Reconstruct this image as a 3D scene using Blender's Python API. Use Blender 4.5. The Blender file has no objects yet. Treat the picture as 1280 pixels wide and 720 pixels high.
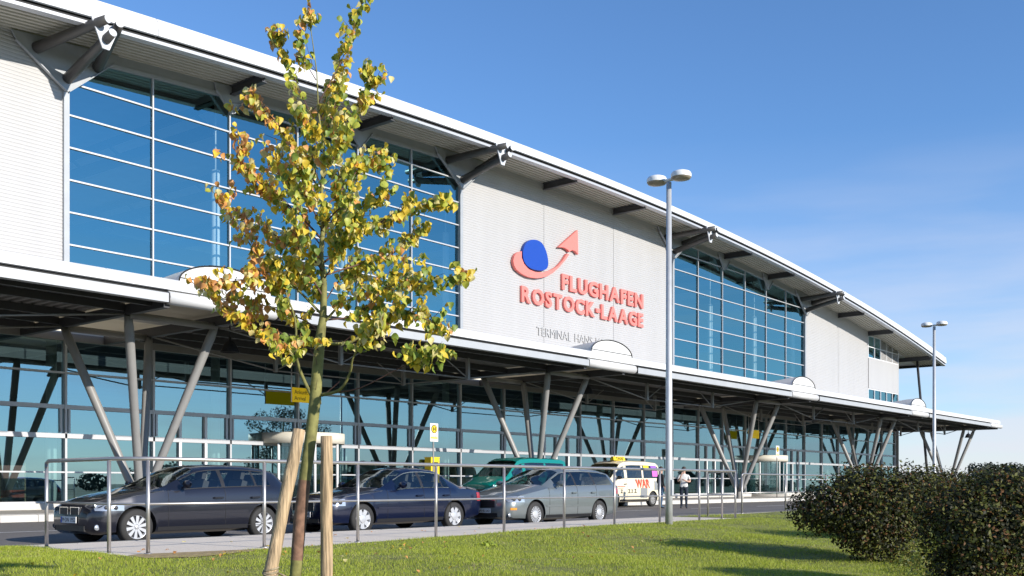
import bpy, bmesh, math, random
import numpy as np
from mathutils import Vector, Matrix

sc = bpy.context.scene
C = sc.collection
# ---------------------------------------------------------------- camera
# world: X runs along the terminal front, Y goes from the lawn to the building, Z is up (metres)
FPX, CAM_H = 1300.0, 1.05
TH = math.atan(1080.0 / FPX)
CC, SS = math.cos(TH), math.sin(TH)
cam_d = bpy.data.cameras.new('camera'); cam = bpy.data.objects.new('camera', cam_d); C.objects.link(cam)
cam.location = (0, 0, CAM_H)
cam.rotation_euler = (math.radians(90), 0, math.atan2(SS, CC) - math.radians(90))
cam_d.sensor_width = 36; cam_d.lens = 36 * FPX / 1280
cam_d.shift_y = 246 / 1280
cam_d.clip_start = 0.1; cam_d.clip_end = 6000
sc.camera = cam
# ---------------------------------------------------------------- world and sun
SUN_EL = math.radians(20.6); SUN_AZ = math.radians(-4)      # azimuth from -Y towards -X
SUN = Vector((-math.sin(SUN_AZ) * math.cos(SUN_EL), -math.cos(SUN_AZ) * math.cos(SUN_EL), math.sin(SUN_EL)))
w = bpy.data.worlds.new('World'); sc.world = w; w.use_nodes = True
nt = w.node_tree
bg = nt.nodes['Background']; bg.inputs['Strength'].default_value = 0.12
sky = nt.nodes.new('ShaderNodeTexSky'); sky.sky_type = 'NISHITA'; sky.sun_disc = False
sky.sun_elevation = SUN_EL; sky.sun_rotation = math.atan2(SUN.x, SUN.y)
sky.air_density = 1.0; sky.dust_density = 0.05; sky.ozone_density = 6.5; sky.altitude = 200
# thin high cloud, low over the horizon all round
tc = nt.nodes.new('ShaderNodeTexCoord'); mp = nt.nodes.new('ShaderNodeMapping')
mp.inputs['Scale'].default_value = (1.6, 1.6, 11)
nz = nt.nodes.new('ShaderNodeTexNoise'); nz.inputs['Scale'].default_value = 2.2; nz.inputs['Detail'].default_value = 7
rp = nt.nodes.new('ShaderNodeValToRGB'); rp.color_ramp.elements[0].position = .45; rp.color_ramp.elements[1].position = .66
rp.color_ramp.elements[0].color = (.34, .34, .34, 1); rp.color_ramp.elements[1].color = (.85, .85, .85, 1)
sx = nt.nodes.new('ShaderNodeSeparateXYZ')
r2 = nt.nodes.new('ShaderNodeValToRGB')
r2.color_ramp.elements[0].position = .0; r2.color_ramp.elements[0].color = (1, 1, 1, 1)
r2.color_ramp.elements[1].position = .31; r2.color_ramp.elements[1].color = (0, 0, 0, 1)
mu = nt.nodes.new('ShaderNodeMath'); mu.operation = 'MULTIPLY'
mx = nt.nodes.new('ShaderNodeMix'); mx.data_type = 'RGBA'
mx.inputs['B'].default_value = (4.0, 4.0, 4.5, 1)
L = nt.links.new
L(tc.outputs['Generated'], mp.inputs['Vector']); L(mp.outputs['Vector'], nz.inputs['Vector']); L(nz.outputs['Fac'], rp.inputs['Fac'])
L(tc.outputs['Generated'], sx.inputs['Vector']); L(sx.outputs['Z'], r2.inputs['Fac'])
L(rp.outputs['Color'], mu.inputs[0]); L(r2.outputs['Color'], mu.inputs[1]); L(mu.outputs[0], mx.inputs['Factor'])
L(sky.outputs['Color'], mx.inputs['A']); L(mx.outputs['Result'], bg.inputs['Color'])
sun_d = bpy.data.lights.new('sun', 'SUN'); sun_d.energy = 3.6; sun_d.angle = math.radians(.5); sun_d.color = (1, .935, .84)
sun_o = bpy.data.objects.new('sun', sun_d); C.objects.link(sun_o); sun_o.location = SUN * 200
sun_o.rotation_euler = SUN.to_track_quat('Z', 'Y').to_euler()
sc.view_settings.view_transform = 'Standard'; sc.view_settings.look = 'None'
sc.view_settings.exposure = 0.76; sc.view_settings.gamma = 1
sc.cycles.max_bounces = 8; sc.cycles.transparent_max_bounces = 16
sc.cycles.caustics_reflective = False; sc.cycles.caustics_refractive = False
try: sc.cycles.use_denoising = True
except Exception: pass

# ---------------------------------------------------------------- survey helpers (pixels of the photo -> metres)
def at_plane(px, py, Y):
    t = (px - 640) / FPX; X = Y * (CC + t * SS) / (SS - t * CC); D = X * CC + Y * SS
    return X, CAM_H + (606 - py) * D / FPX
def at_depth(px, py, D):
    R = (px - 640) / FPX * D
    return Vector((D * CC + R * SS, D * SS - R * CC, CAM_H + (606 - py) * D / FPX))

# ---------------------------------------------------------------- materials
M = {}
def mat(name, col, rough=.5, metal=0, noise=0, nscale=20, bump=0, coat=0, trans=0, spec=None, detail=4, stretch=None):
    m = bpy.data.materials.new(name); m.use_nodes = True; t = m.node_tree; b = t.nodes['Principled BSDF']
    b.inputs['Base Color'].default_value = (*col, 1); b.inputs['Roughness'].default_value = rough; b.inputs['Metallic'].default_value = metal
    if coat: b.inputs['Coat Weight'].default_value = coat; b.inputs['Coat Roughness'].default_value = .04
    if spec is not None: b.inputs['Specular IOR Level'].default_value = spec
    if noise or bump:
        c = t.nodes.new('ShaderNodeTexCoord'); n = t.nodes.new('ShaderNodeTexNoise')
        n.inputs['Scale'].default_value = nscale; n.inputs['Detail'].default_value = detail
        if stretch:
            g = t.nodes.new('ShaderNodeMapping'); g.inputs['Scale'].default_value = stretch
            t.links.new(c.outputs['Object'], g.inputs['Vector']); t.links.new(g.outputs['Vector'], n.inputs['Vector'])
        else: t.links.new(c.outputs['Object'], n.inputs['Vector'])
        if noise:
            r = t.nodes.new('ShaderNodeValToRGB')
            r.color_ramp.elements[0].position = .3; r.color_ramp.elements[1].position = .7
            r.color_ramp.elements[0].color = (*[max(0, v * (1 - noise)) for v in col], 1)
            r.color_ramp.elements[1].color = (*[min(1, v * (1 + noise)) for v in col], 1)
            t.links.new(n.outputs['Fac'], r.inputs['Fac']); t.links.new(r.outputs['Color'], b.inputs['Base Color'])
        if bump:
            u = t.nodes.new('ShaderNodeBump'); u.inputs['Strength'].default_value = bump; u.inputs['Distance'].default_value = .02
            t.links.new(n.outputs['Fac'], u.inputs['Height']); t.links.new(u.outputs['Normal'], b.inputs['Normal'])
    if trans:
        tr = t.nodes.new('ShaderNodeBsdfTranslucent'); tr.inputs['Color'].default_value = (*col, 1)
        if noise: t.links.new(r.outputs['Color'], tr.inputs['Color'])
        mxs = t.nodes.new('ShaderNodeMixShader'); mxs.inputs['Fac'].default_value = trans
        t.links.new(b.outputs[0], mxs.inputs[1]); t.links.new(tr.outputs[0], mxs.inputs[2])
        t.links.new(mxs.outputs[0], t.nodes['Material Output'].inputs['Surface'])
    M[name] = m; return m
def glass(name, tint, refl, base=.12, top=.75, rough=.0):
    m = bpy.data.materials.new(name); m.use_nodes = True; t = m.node_tree; t.nodes.remove(t.nodes['Principled BSDF'])
    tr = t.nodes.new('ShaderNodeBsdfTransparent'); tr.inputs['Color'].default_value = (*tint, 1)
    gl = t.nodes.new('ShaderNodeBsdfGlossy'); gl.inputs['Color'].default_value = (*refl, 1); gl.inputs['Roughness'].default_value = rough
    lw = t.nodes.new('ShaderNodeLayerWeight'); lw.inputs['Blend'].default_value = .35
    mr = t.nodes.new('ShaderNodeMapRange'); mr.inputs['To Min'].default_value = base; mr.inputs['To Max'].default_value = top
    t.links.new(lw.outputs['Fresnel'], mr.inputs['Value'])
    x = t.nodes.new('ShaderNodeMixShader'); t.links.new(mr.outputs['Result'], x.inputs['Fac'])
    t.links.new(tr.outputs[0], x.inputs[1]); t.links.new(gl.outputs[0], x.inputs[2])
    t.links.new(x.outputs[0], t.nodes['Material Output'].inputs['Surface'])
    M[name] = m; return m

mat('cladding', (.425, .42, .418), .45, noise=.03, nscale=1.2, stretch=(1, 1, .10), detail=6)
mat('fascia', (.68, .68, .68), .4, noise=.05, nscale=1.4, stretch=(1, 1, .15), detail=6)
mat('gutter', (.46, .47, .48), .4, .2, noise=.05, nscale=2)
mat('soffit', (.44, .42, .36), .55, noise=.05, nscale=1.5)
mat('gap_black', (.012, .012, .013), .7)
mat('steel_dark', (.055, .055, .06), .45, noise=.1, nscale=3)
mat('steel_shaded', (.07, .066, .062), .45, noise=.08, nscale=4)  # bracket tubes: shade under the eaves is put into this dark colour
mat('steel_grey', (.27, .265, .255), .42, noise=.05, nscale=4)
mat('plate_grey', (.36, .38, .40), .4, .1, noise=.05, nscale=3)
mat('tube_end', (.55, .57, .60), .45)  # pale colour carries the sunlight on the bracket tube ends
mat('alu', (.50, .51, .53), .4, .2)
mat('alu_white', (.78, .79, .80), .4)
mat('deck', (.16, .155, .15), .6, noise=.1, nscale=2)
mat('cream', (.70, .66, .56), .6, noise=.03, nscale=1)
mat('skylight_panel', (.72, .67, .56), .6, trans=.5)
mat('vault', (.74, .74, .73), .5, trans=.25)
for i, q in enumerate((1, .93, 1.06)): glass('glass_upper_%d' % i, (.80, .92, .94), (.36 * q, .80 * q, .90 * q), .36, .95)
M['glass_upper'] = M['glass_upper_0']
glass('glass_lower', (.50, .66, .66), (.52, .78, .86), .40, .92)
glass('glass_door', (.50, .60, .60), (.6, .75, .8), .15, .9)
glass('glass_car', (.76, .82, .79), (.8, .88, .9), .10, .8)
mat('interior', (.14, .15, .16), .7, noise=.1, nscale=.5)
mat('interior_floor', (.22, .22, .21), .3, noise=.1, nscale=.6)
mat('interior_col', (.86, .87, .85), .6)
mat('asphalt', (.17, .155, .145), .85, noise=.18, nscale=26, bump=.15, detail=8)
mat('walk_near', (.76, .66, .54), .85, noise=.10, nscale=55, bump=.1, detail=8)
mat('walk_far', (.40, .37, .33), .85, noise=.06, nscale=14, detail=6)
mat('kerb', (.56, .54, .50), .8, noise=.06, nscale=8, detail=6)
mat('kerb_grey', (.34, .32, .29), .85, noise=.1, nscale=9, detail=6)
mat('line_white', (.80, .80, .78), .7, noise=.12, nscale=14)
mat('soil', (.16, .17, .04), .95, noise=.4, nscale=2.2, bump=.4, detail=8)
mat('sand', (.34, .25, .12), .95, noise=.3, nscale=12, bump=.4, detail=8)
mat('land', (.075, .095, .035), .95, noise=.3, nscale=.02)
for i, c in enumerate([(.34, .415, .03), (.41, .455, .045), (.24, .31, .025), (.42, .40, .10), (.46, .40, .18)]): mat('blade_%d' % i, c, .55, trans=.25)
mat('steel_rail', (.46, .43, .41), .36, .7, noise=.05, nscale=5)
mat('lamp_pole', (.52, .53, .54), .45, .3, noise=.08, nscale=6)
mat('lamp_white', (.80, .80, .78), .4)
mat('lamp_lens', (.38, .33, .27), .3)
mat('wood', (.42, .30, .175), .85, noise=.5, nscale=9, bump=.6, detail=9, stretch=(6, 6, .45))
mat('bark_green', (.20, .19, .06), .8, noise=.35, nscale=14, bump=.35, detail=8)
mat('bark_red', (.20, .11, .07), .8, noise=.4, nscale=16, bump=.3, detail=8)
mat('twig', (.12, .06, .05), .8)
mat('rope', (.30, .24, .15), .9, noise=.3, nscale=60)
LEAF = [mat('leaf_yellow', (.78, .58, .06), .5, noise=.2, nscale=30, trans=.35), mat('leaf_lime', (.50, .52, .08), .5, noise=.2, nscale=30, trans=.35),
        mat('leaf_green', (.20, .28, .045), .5, noise=.2, nscale=30, trans=.3), mat('leaf_orange', (.75, .36, .12), .5, noise=.25, nscale=30, trans=.3),
        mat('leaf_pale', (.78, .68, .30), .5, noise=.2, nscale=30, trans=.35)]
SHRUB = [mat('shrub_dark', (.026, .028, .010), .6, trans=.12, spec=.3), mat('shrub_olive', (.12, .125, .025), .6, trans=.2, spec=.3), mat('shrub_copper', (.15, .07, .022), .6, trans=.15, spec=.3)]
COVER = [mat('cover_lime', (.22, .24, .04), .5, trans=.25), mat('cover_green', (.10, .14, .03), .5, trans=.2), mat('cover_gold', (.30, .26, .06), .5, trans=.25)]
mat('far_tree', (.05, .06, .035), .9, noise=.3, nscale=.3)
mat('sign_red', (.80, .20, .17), .5)
mat('sign_blue', (.0, .05, .36), .45)
mat('sign_grey', (.42, .42, .42), .5)
mat('yellow', (.82, .60, .02), .5)
mat('yellow_lit', (.82, .58, .01), .5)   # the hanging signs are lit from inside
M['yellow_lit'].node_tree.nodes['Principled BSDF'].inputs['Emission Color'].default_value = (.9, .58, .0, 1)
M['yellow_lit'].node_tree.nodes['Principled BSDF'].inputs['Emission Strength'].default_value = .15
mat('black', (.012, .012, .013), .5)
mat('rubber', (.022, .021, .02), .75)
mat('rim', (.62, .63, .65), .3, .4)
mat('rim_dark', (.04, .04, .045), .5)
mat('paint_grey', (.014, .015, .024), .3, .3, coat=1)
mat('paint_navy', (.004, .008, .030), .3, .2, coat=1)
mat('paint_silver', (.20, .225, .225), .32, .5, coat=1)
mat('paint_teal', (.0, .21, .175), .3, .1, coat=.8)
mat('paint_cream', (.80, .71, .52), .35, 0, coat=.6)
mat('trim', (.02, .02, .022), .45)
mat('headlight', (.50, .53, .56), .12, .5, coat=1)
mat('taillight', (.35, .02, .02), .2, coat=1)
mat('amber', (.85, .30, .03), .2, coat=1)
mat('chrome', (.75, .75, .76), .12, 1)
mat('seat', (.07, .07, .075), .8)
mat('plate_white', (.75, .75, .73), .5)
mat('plate_blue', (.02, .08, .45), .5)
mat('decal_red', (.70, .08, .04), .5)
mat('decal_grey', (.25, .26, .26), .5)
mat('decal_purple', (.30, .12, .50), .5)
mat('decal_pink', (.75, .15, .55), .5)
mat('skin', (.55, .33, .24), .6)
mat('shirt', (.78, .76, .72), .8, noise=.05, nscale=12)
mat('jeans', (.018, .028, .045), .85, noise=.15, nscale=20)
mat('jacket', (.015, .014, .016), .85)
mat('jeans_blue', (.05, .10, .17), .85, noise=.15, nscale=20)
mat('hair', (.05, .035, .025), .7)
mat('poster_pink', (.75, .35, .33), .6)
mat('poster_red', (.50, .08, .05), .6)
mat('poster_dark', (.05, .06, .06), .5)

# ---------------------------------------------------------------- mesh helpers
class MB:
    def __init__(s): s.v = []; s.f = []; s.m = []; s.sm = []
    def add(s, vs, fs, mi=0, smooth=False):
        o = len(s.v); s.v += [tuple(p) for p in vs]
        for f in fs: s.f.append(tuple(i + o for i in f)); s.m.append(mi); s.sm.append(smooth)
        return s
    def box(s, x0, x1, y0, y1, z0, z1, mi=0):
        return s.add([(x0, y0, z0), (x1, y0, z0), (x1, y1, z0), (x0, y1, z0), (x0, y0, z1), (x1, y0, z1), (x1, y1, z1), (x0, y1, z1)],
                     [(0, 3, 2, 1), (4, 5, 6, 7), (0, 1, 5, 4), (1, 2, 6, 5), (2, 3, 7, 6), (3, 0, 4, 7)], mi)
    def bar(s, a, b, wd, ht, mi=0, up=(0, 0, 1)):
        a = Vector(a); b = Vector(b); d = (b - a).normalized(); u = Vector(up)
        if abs(d.dot(u)) > .98: u = Vector((1, 0, 0))
        r = d.cross(u).normalized(); u = r.cross(d)
        vs = []
        for p in (a, b):
            for i, j in ((-1, -1), (1, -1), (1, 1), (-1, 1)): vs.append(p + r * i * wd / 2 + u * j * ht / 2)
        return s.add(vs, [(0, 1, 2, 3), (7, 6, 5, 4), (0, 4, 5, 1), (1, 5, 6, 2), (2, 6, 7, 3), (3, 7, 4, 0)], mi)
    def tube(s, pts, rad, n=10, mi=0, caps=True, mi_cap=None):
        pts = [Vector(p) for p in pts]
        if not isinstance(rad, (list, tuple)): rad = [rad] * len(pts)
        vs = []; fs = []
        prev = None
        for i, p in enumerate(pts):
            d = (pts[min(i + 1, len(pts) - 1)] - pts[max(i - 1, 0)]).normalized()
            if prev is None:
                u = Vector((0, 0, 1)) if abs(d.z) < .9 else Vector((1, 0, 0))
                r = d.cross(u).normalized()
            else: r = (prev - d * prev.dot(d)).normalized()
            prev = r; u = d.cross(r)
            for k in range(n):
                a = 2 * math.pi * k / n; vs.append(p + (r * math.cos(a) + u * math.sin(a)) * rad[i])
        for i in range(len(pts) - 1):
            for k in range(n):
                k2 = (k + 1) % n; fs.append((i * n + k, i * n + k2, (i + 1) * n + k2, (i + 1) * n + k))
        s.add(vs, fs, mi, True)
        if caps:
            o = len(s.v) - len(vs); m2 = mi if mi_cap is None else mi_cap
            s.f.append(tuple(o + k for k in reversed(range(n)))); s.m.append(m2); s.sm.append(False)
            e = o + (len(pts) - 1) * n; s.f.append(tuple(e + k for k in range(n))); s.m.append(m2); s.sm.append(False)
        return s
    def lathe(s, prof, c=(0, 0, 0), axis='z', n=24, mi=0, close=False):
        vs = []; fs = []
        for r, h in prof:
            for k in range(n):
                a = 2 * math.pi * k / n; x, y = r * math.cos(a), r * math.sin(a)
                vs.append((c[0] + x, c[1] + y, c[2] + h) if axis == 'z' else (c[0] + x, c[1] + h, c[2] + y))
        for i in range(len(prof) - 1):
            for k in range(n):
                k2 = (k + 1) % n; fs.append((i * n + k, i * n + k2, (i + 1) * n + k2, (i + 1) * n + k))
        return s.add(vs, fs, mi, True)
    def prism(s, pts, y0, y1, mi=0, mi_side=None):   # polygon of (x, z) extruded along y
        n = len(pts); vs = [(x, y0, z) for x, z in pts] + [(x, y1, z) for x, z in pts]
        s.add(vs, [tuple(range(n)), tuple(reversed(range(n, 2 * n)))], mi)
        o = len(s.v) - 2 * n; ms = mi if mi_side is None else mi_side
        for i in range(n):
            j = (i + 1) % n; s.f.append((o + i, o + n + i, o + n + j, o + j)); s.m.append(ms); s.sm.append(False)
        return s
    def sheet(s, rows, mi=0, smooth=True, flip=False):
        nr, nc = len(rows), len(rows[0]); vs = [p for r in rows for p in r]; fs = []
        for i in range(nr - 1):
            for j in range(nc - 1):
                q = (i * nc + j, i * nc + j + 1, (i + 1) * nc + j + 1, (i + 1) * nc + j)
                fs.append(q[::-1] if flip else q)
        return s.add(vs, fs, mi, smooth)
    def mesh(s, name, mats):
        me = bpy.data.meshes.new(name); me.from_pydata(s.v, [], s.f)
        for m_ in (mats if isinstance(mats, (list, tuple)) else [mats]): me.materials.append(M[m_] if isinstance(m_, str) else m_)
        me.polygons.foreach_set('material_index', s.m); me.polygons.foreach_set('use_smooth', s.sm); me.update()
        return me

def obj(name, data, mats=None, parent=None, loc=None, label=None, cat=None, group=None, kind=None):
    me = data.mesh(name, mats) if isinstance(data, MB) else data
    o = bpy.data.objects.new(name, me); C.objects.link(o)
    if parent is not None: o.parent = parent
    if loc is not None: o.location = loc
    tag(o, label, cat, group, kind)
    return o
def tag(o, label=None, cat=None, group=None, kind=None):
    if label: o['label'] = label
    if cat: o['category'] = cat
    if group: o['group'] = group
    if kind: o['kind'] = kind
def thing(name, label, cat, loc=(0, 0, 0), group=None, rz=0):
    o = bpy.data.objects.new(name, None); C.objects.link(o); o.location = loc; o.rotation_euler = (0, 0, rz); o.empty_display_size = .2
    tag(o, label, cat, group); return o
def copy_tree(o, parent=None):
    c = o.copy(); C.objects.link(c)
    if parent is not None: c.parent = parent
    for ch in list(o.children): copy_tree(ch, c)
    return c
_dg = []
def text_mesh(body, size=1, extrude=.01, offset=0.0, align='LEFT', res=3):
    cu = bpy.data.curves.new('lettering', 'FONT'); cu.body = body; cu.size = size; cu.extrude = extrude; cu.offset = offset
    cu.align_x = align; cu.resolution_u = res
    o = bpy.data.objects.new('lettering', cu); C.objects.link(o)
    dg = bpy.context.evaluated_depsgraph_get(); me = bpy.data.meshes.new_from_object(o.evaluated_get(dg), depsgraph=dg)
    bpy.data.objects.remove(o); return me
def fit_mesh(me, fn):
    co = np.empty(len(me.vertices) * 3); me.vertices.foreach_get('co', co); co = co.reshape(-1, 3)
    co = fn(co); me.vertices.foreach_set('co', np.ascontiguousarray(co).ravel()); me.update(); return me
def text_on(name, body, parent, mats, origin, xdir, up, width=None, height=None, extrude=.004, offset=0.0):
    """flat lettering fitted to width x height, its lower left corner at origin"""
    me = text_mesh(body, 1, .5, offset); me.materials.clear(); me.materials.append(M[mats])
    xd, ud = np.array(xdir, float), np.array(up, float); nd = np.cross(xd, ud)
    def fn(co):
        lo, hi = co.min(0), co.max(0)
        u = (co[:, 0] - lo[0]); v = (co[:, 1] - lo[1])
        ku = width / (hi[0] - lo[0]) if width else None; kv = height / (hi[1] - lo[1]) if height else None
        ku = ku or kv; kv = kv or ku
        return np.array(origin)[None] + np.outer(u * ku, xd) + np.outer(v * kv, ud) + np.outer((co[:, 2] + .5) * extrude, nd)
    return obj(name, fit_mesh(me, fn), None, parent)

rnd = random.Random(7); nrg = np.random.default_rng(11)
# ---------------------------------------------------------------- survey of the building
YF = 32.0; BAY = .0962 * 32; MOD = 6 * BAY; X0 = 16.3
BND = [X0 + MOD * k for k in range(-1, 5)]           # module lines: -2.2, 16.3, 34.8, 53.2, 71.7, 90.2
XL, XR = -5.2, 90.2
def zs(x): return 16.10 - .00150 * (x - 43) ** 2      # soffit
def zl(x): return 15.86 - .00142 * (x - 42.5) ** 2    # lower lip of the eaves
def zfa(x): return 16.54 - .00127 * (x - 41) ** 2     # top of the fascia
YE = 29.7

# ================================================================ SETTING
def ground_z(x, y):
    q = np.clip((np.asarray(x) - 9) / 9, 0, 1); q = q * q * (3 - 2 * q) * np.clip((32 - np.asarray(x)) / 6, 0, 1)
    return .085 * q * np.exp(-((np.asarray(y) - 11.7) / 1.3) ** 2) * (np.asarray(y) <= 12.1) + np.where(y > 12.1, .15, np.maximum(.15 - .05 * (12.1 - y), -.55))
g = MB(); B = 3500
g.add([(-B, -B, -.62), (B, -B, -.62), (B, B, -.62), (-B, B, -.62)], [(0, 1, 2, 3)])
obj('ground', g, 'land', kind='structure')
# road, slightly rising to the terminal kerb
ROAD0, ROAD1 = 15.45, 27.3
def road_z(y): return .07 * (y - ROAD0) / (ROAD1 - ROAD0)
r = MB(); r.sheet([[(x, y, road_z(y)) for x in (-60, 0, 20, 40, 80, 160, 400)] for y in (ROAD0 - .2, 18, 21, 24, 27.4)], smooth=False, flip=True)
r.sheet([[(x, ROAD0 - .2, z) for x in (-60, 400)] for z in (-.6, 0)], smooth=False)
obj('road', r, 'asphalt', kind='structure')
mk = MB()
for k in range(-3, 14):
    x = 8.2 + 6.1 * k; y = 22.3
    mk.add([(x, y - .06, road_z(y) + .004), (x + 3, y - .06, road_z(y) + .004), (x + 3, y + .06, road_z(y) + .004), (x, y + .06, road_z(y) + .004)], [(0, 1, 2, 3)])
obj('road_marking', mk, 'line_white', kind='structure')
gs = MB(); gs.sheet([[(x, y, road_z(y) + .005) for x in (-60, 200)] for y in (26.95, 27.32)], smooth=False, flip=True)
obj('road_gutter', gs, 'walk_far', kind='structure')
# near walkway with kerb stones
wk = MB(); wk.box(7.02, 25.4, 12.06, 15.29, -.3, .15)
walk_near = obj('near_walkway', wk, 'walk_near', kind='structure')
ks = MB(); ks.box(.006, .994, 0, .15, 0, .26); me = ks.mesh('kerb_stone', 'kerb_grey')
for k in range(-6, 42):
    o = obj('kerb_stone', me, None, walk_near, (k * 1.0, 15.295, -.105)); o.rotation_euler = (0, 0, 0)
# far pavement in front of the terminal
pv = MB(); pv.box(-40, 96, 27.46, 34, -.2, .28); pave = obj('pavement', pv, 'walk_far', kind='structure')
ks = MB(); ks.v = []
ks.add([(.006, 0, 0), (.994, 0, 0), (.994, .16, 0), (.006, .16, 0), (.006, .02, .26), (.994, .02, .26), (.994, .16, .29), (.006, .16, .29)],
       [(0, 3, 2, 1), (4, 5, 6, 7), (0, 1, 5, 4), (1, 2, 6, 5), (2, 3, 7, 6), (3, 0, 4, 7)])
me = ks.mesh('kerb_stone', 'kerb')
for k in range(-4, 92): obj('kerb_stone', me, None, pave, (k * 1.0 + .2, 27.3, -.01))
# lawn
xs = np.concatenate([np.linspace(-40, 0, 9), np.linspace(1, 45, 89), np.linspace(48, 120, 13)]); ys = np.concatenate([np.linspace(-60, 0, 9), np.linspace(.5, 12.06, 26)])
rows = []
for y in ys:
    rows.append([(x, y, float(ground_z(x, np.array(y))) + (.03 * math.sin(x * .9 + y * .5) + .02 * math.sin(x * 2.3 - y * 1.7)) * min(1, max(0, (11.8 - y) / 2))) for x in xs])
lw = MB(); lw.sheet(rows, smooth=True, flip=True)
ys2 = np.linspace(12.06, 15.28, 9)
lw.sheet([[(x, y, .15 + .03 * math.sin(x) * math.sin((y - 12.06) * .9)) for x in np.linspace(25.41, 120, 60)] for y in ys2], smooth=True, flip=True)
lw.sheet([[(x, y, .15 + .02 * math.sin(x) * math.sin((y - 12.06) * .9)) for x in np.linspace(-40, 7.01, 30)] for y in ys2], smooth=True, flip=True)
obj('lawn', lw, 'soil', kind='structure')
def lawn_z(x, y):
    return ground_z(x, y) + (.03 * np.sin(x * .9 + y * .5) + .02 * np.sin(x * 2.3 - y * 1.7)) * np.clip((11.8 - y) / 2, 0, 1)
sd = MB()
pts = [(7.0, 11.7), (7.6, 11.55), (8.6, 11.75), (8.9, 12.0), (8.0, 12.15), (7.25, 12.3), (7.05, 12.2)]
sd.add([(x, y, .156 if y > 12.06 else float(lawn_z(np.array(x), np.array(y))) + .012) for x, y in pts], [tuple(range(len(pts)))])
obj('bare_soil', sd, 'sand', kind='structure')

# grass blades
def blades(n, xr, yr, hmin, hmax, seed, dens=None):
    g_ = np.random.default_rng(seed)
    x = g_.uniform(*xr, n); y = g_.uniform(*yr, n)
    keep = np.ones(n, bool)
    R = x * SS - y * CC; D = x * CC + y * SS; px = 640 + FPX * R / D
    keep &= (D > 6.5) & (px > -60) & (px < 1340)
    keep &= (y < 12.08) | (x > 25.45) | (x < 6.98)
    keep &= ~((x > 7.05) & (x < 8.7) & (y > 11.75))
    if dens is not None: keep &= g_.uniform(0, 1, n) < dens(x, y, D)
    return x[keep], y[keep]
def grass(name, x, y, hmin, hmax, wd, seed, label):
    g_ = np.random.default_rng(seed); n = len(x)
    z = np.where(y > 12.06, .15 + .03 * np.sin(x) * np.sin((y - 12.06) * .9), lawn_z(x, y)) - .005
    patch = np.sin(x * 1.3 + 1.1 * np.sin(y * 1.7)) * np.sin(y * 1.9 + .7 * x) + .5 * np.sin(x * 3.1 + y * 4.3)
    h = g_.uniform(hmin, hmax, n) * (1 + .35 * np.clip(patch, -1, 1))
    a = g_.uniform(0, 2 * np.pi, n); lean = g_.uniform(.1, .8, n) * h; b = g_.uniform(0, 2 * np.pi, n)
    v = np.empty((n, 3, 3)); dx, dy = np.cos(a) * wd / 2, np.sin(a) * wd / 2
    v[:, 0] = np.stack([x - dx, y - dy, z], 1); v[:, 1] = np.stack([x + dx, y + dy, z], 1)
    v[:, 2] = np.stack([x + np.cos(b) * lean, y + np.sin(b) * lean, z + h], 1)
    me = bpy.data.meshes.new(name); me.vertices.add(n * 3); me.vertices.foreach_set('co', v.ravel())
    me.loops.add(n * 3); me.loops.foreach_set('vertex_index', np.arange(n * 3)); me.polygons.add(n)
    me.polygons.foreach_set('loop_start', np.arange(n) * 3); me.polygons.foreach_set('loop_total', np.full(n, 3))
    for i in range(5): me.materials.append(M['blade_%d' % i])
    q = g_.uniform(0, 1, n) + .22 * np.clip(patch, -1, 1)
    mi = np.select([q < -.02, q < .38, q < .72, q < .95, q < 1.08], [4, 0, 1, 2, 3], 0)
    me.polygons.foreach_set('material_index', mi.astype(np.int32)); me.update(calc_edges=True)
    o = bpy.data.objects.new(name, me); C.objects.link(o); tag(o, label, 'grass', kind='stuff')
x1, y1 = blades(900000, (2, 24), (.5, 12.08), 0, 0, 1, lambda x, y, D: np.clip(1.25 - D / 26, .25, 1))
x2, y2 = blades(260000, (14, 46), (2, 15.3), 0, 0, 2, lambda x, y, D: np.clip(1.1 - D / 45, .2, 1) * (D > 20))
x3, y3 = blades(60000, (2, 7), (12.05, 15.27), 0, 0, 4)
x1 = np.concatenate([x1, x3]); y1 = np.concatenate([y1, y3])
grass('grass', np.concatenate([x1, x2]), np.concatenate([y1, y2]),   .018, .046, .0065, 3, 'short sunlit lawn grass in front of the railing')

# ================================================================ TERMINAL
T = thing('terminal_building', 'long white airport terminal with arched roof and blue glazing', 'building', (44, YF, 0))
TI = Matrix.Translation((-44, -YF, 0))
def tp(name, mb, mats, parent=T, **k):
    """part of the terminal, given in world coordinates"""
    o = obj(name, mb, mats, parent, **k)
    if parent is T: o.location = (-44, -YF, 0)
    return o
# --- roof
xsr = np.linspace(-6, 96.6, 101)
rf = MB()
prof = [(30.35, lambda x: zfa(x) + .04), (31.5, lambda x: zfa(x) + .35), (45, lambda x: zfa(x) + 1.2), (60, lambda x: zfa(x) + .35), (62, lambda x: zfa(x) - .2)]
rf.sheet([[(x, y, f(x)) for x in xsr] for y, f in prof], smooth=True, flip=True)
rf.sheet([[(x, y, zs(x) + .12) for x in xsr] for y in (29.95, 62)], smooth=True)
tp('roof', rf, 'fascia')
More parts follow.
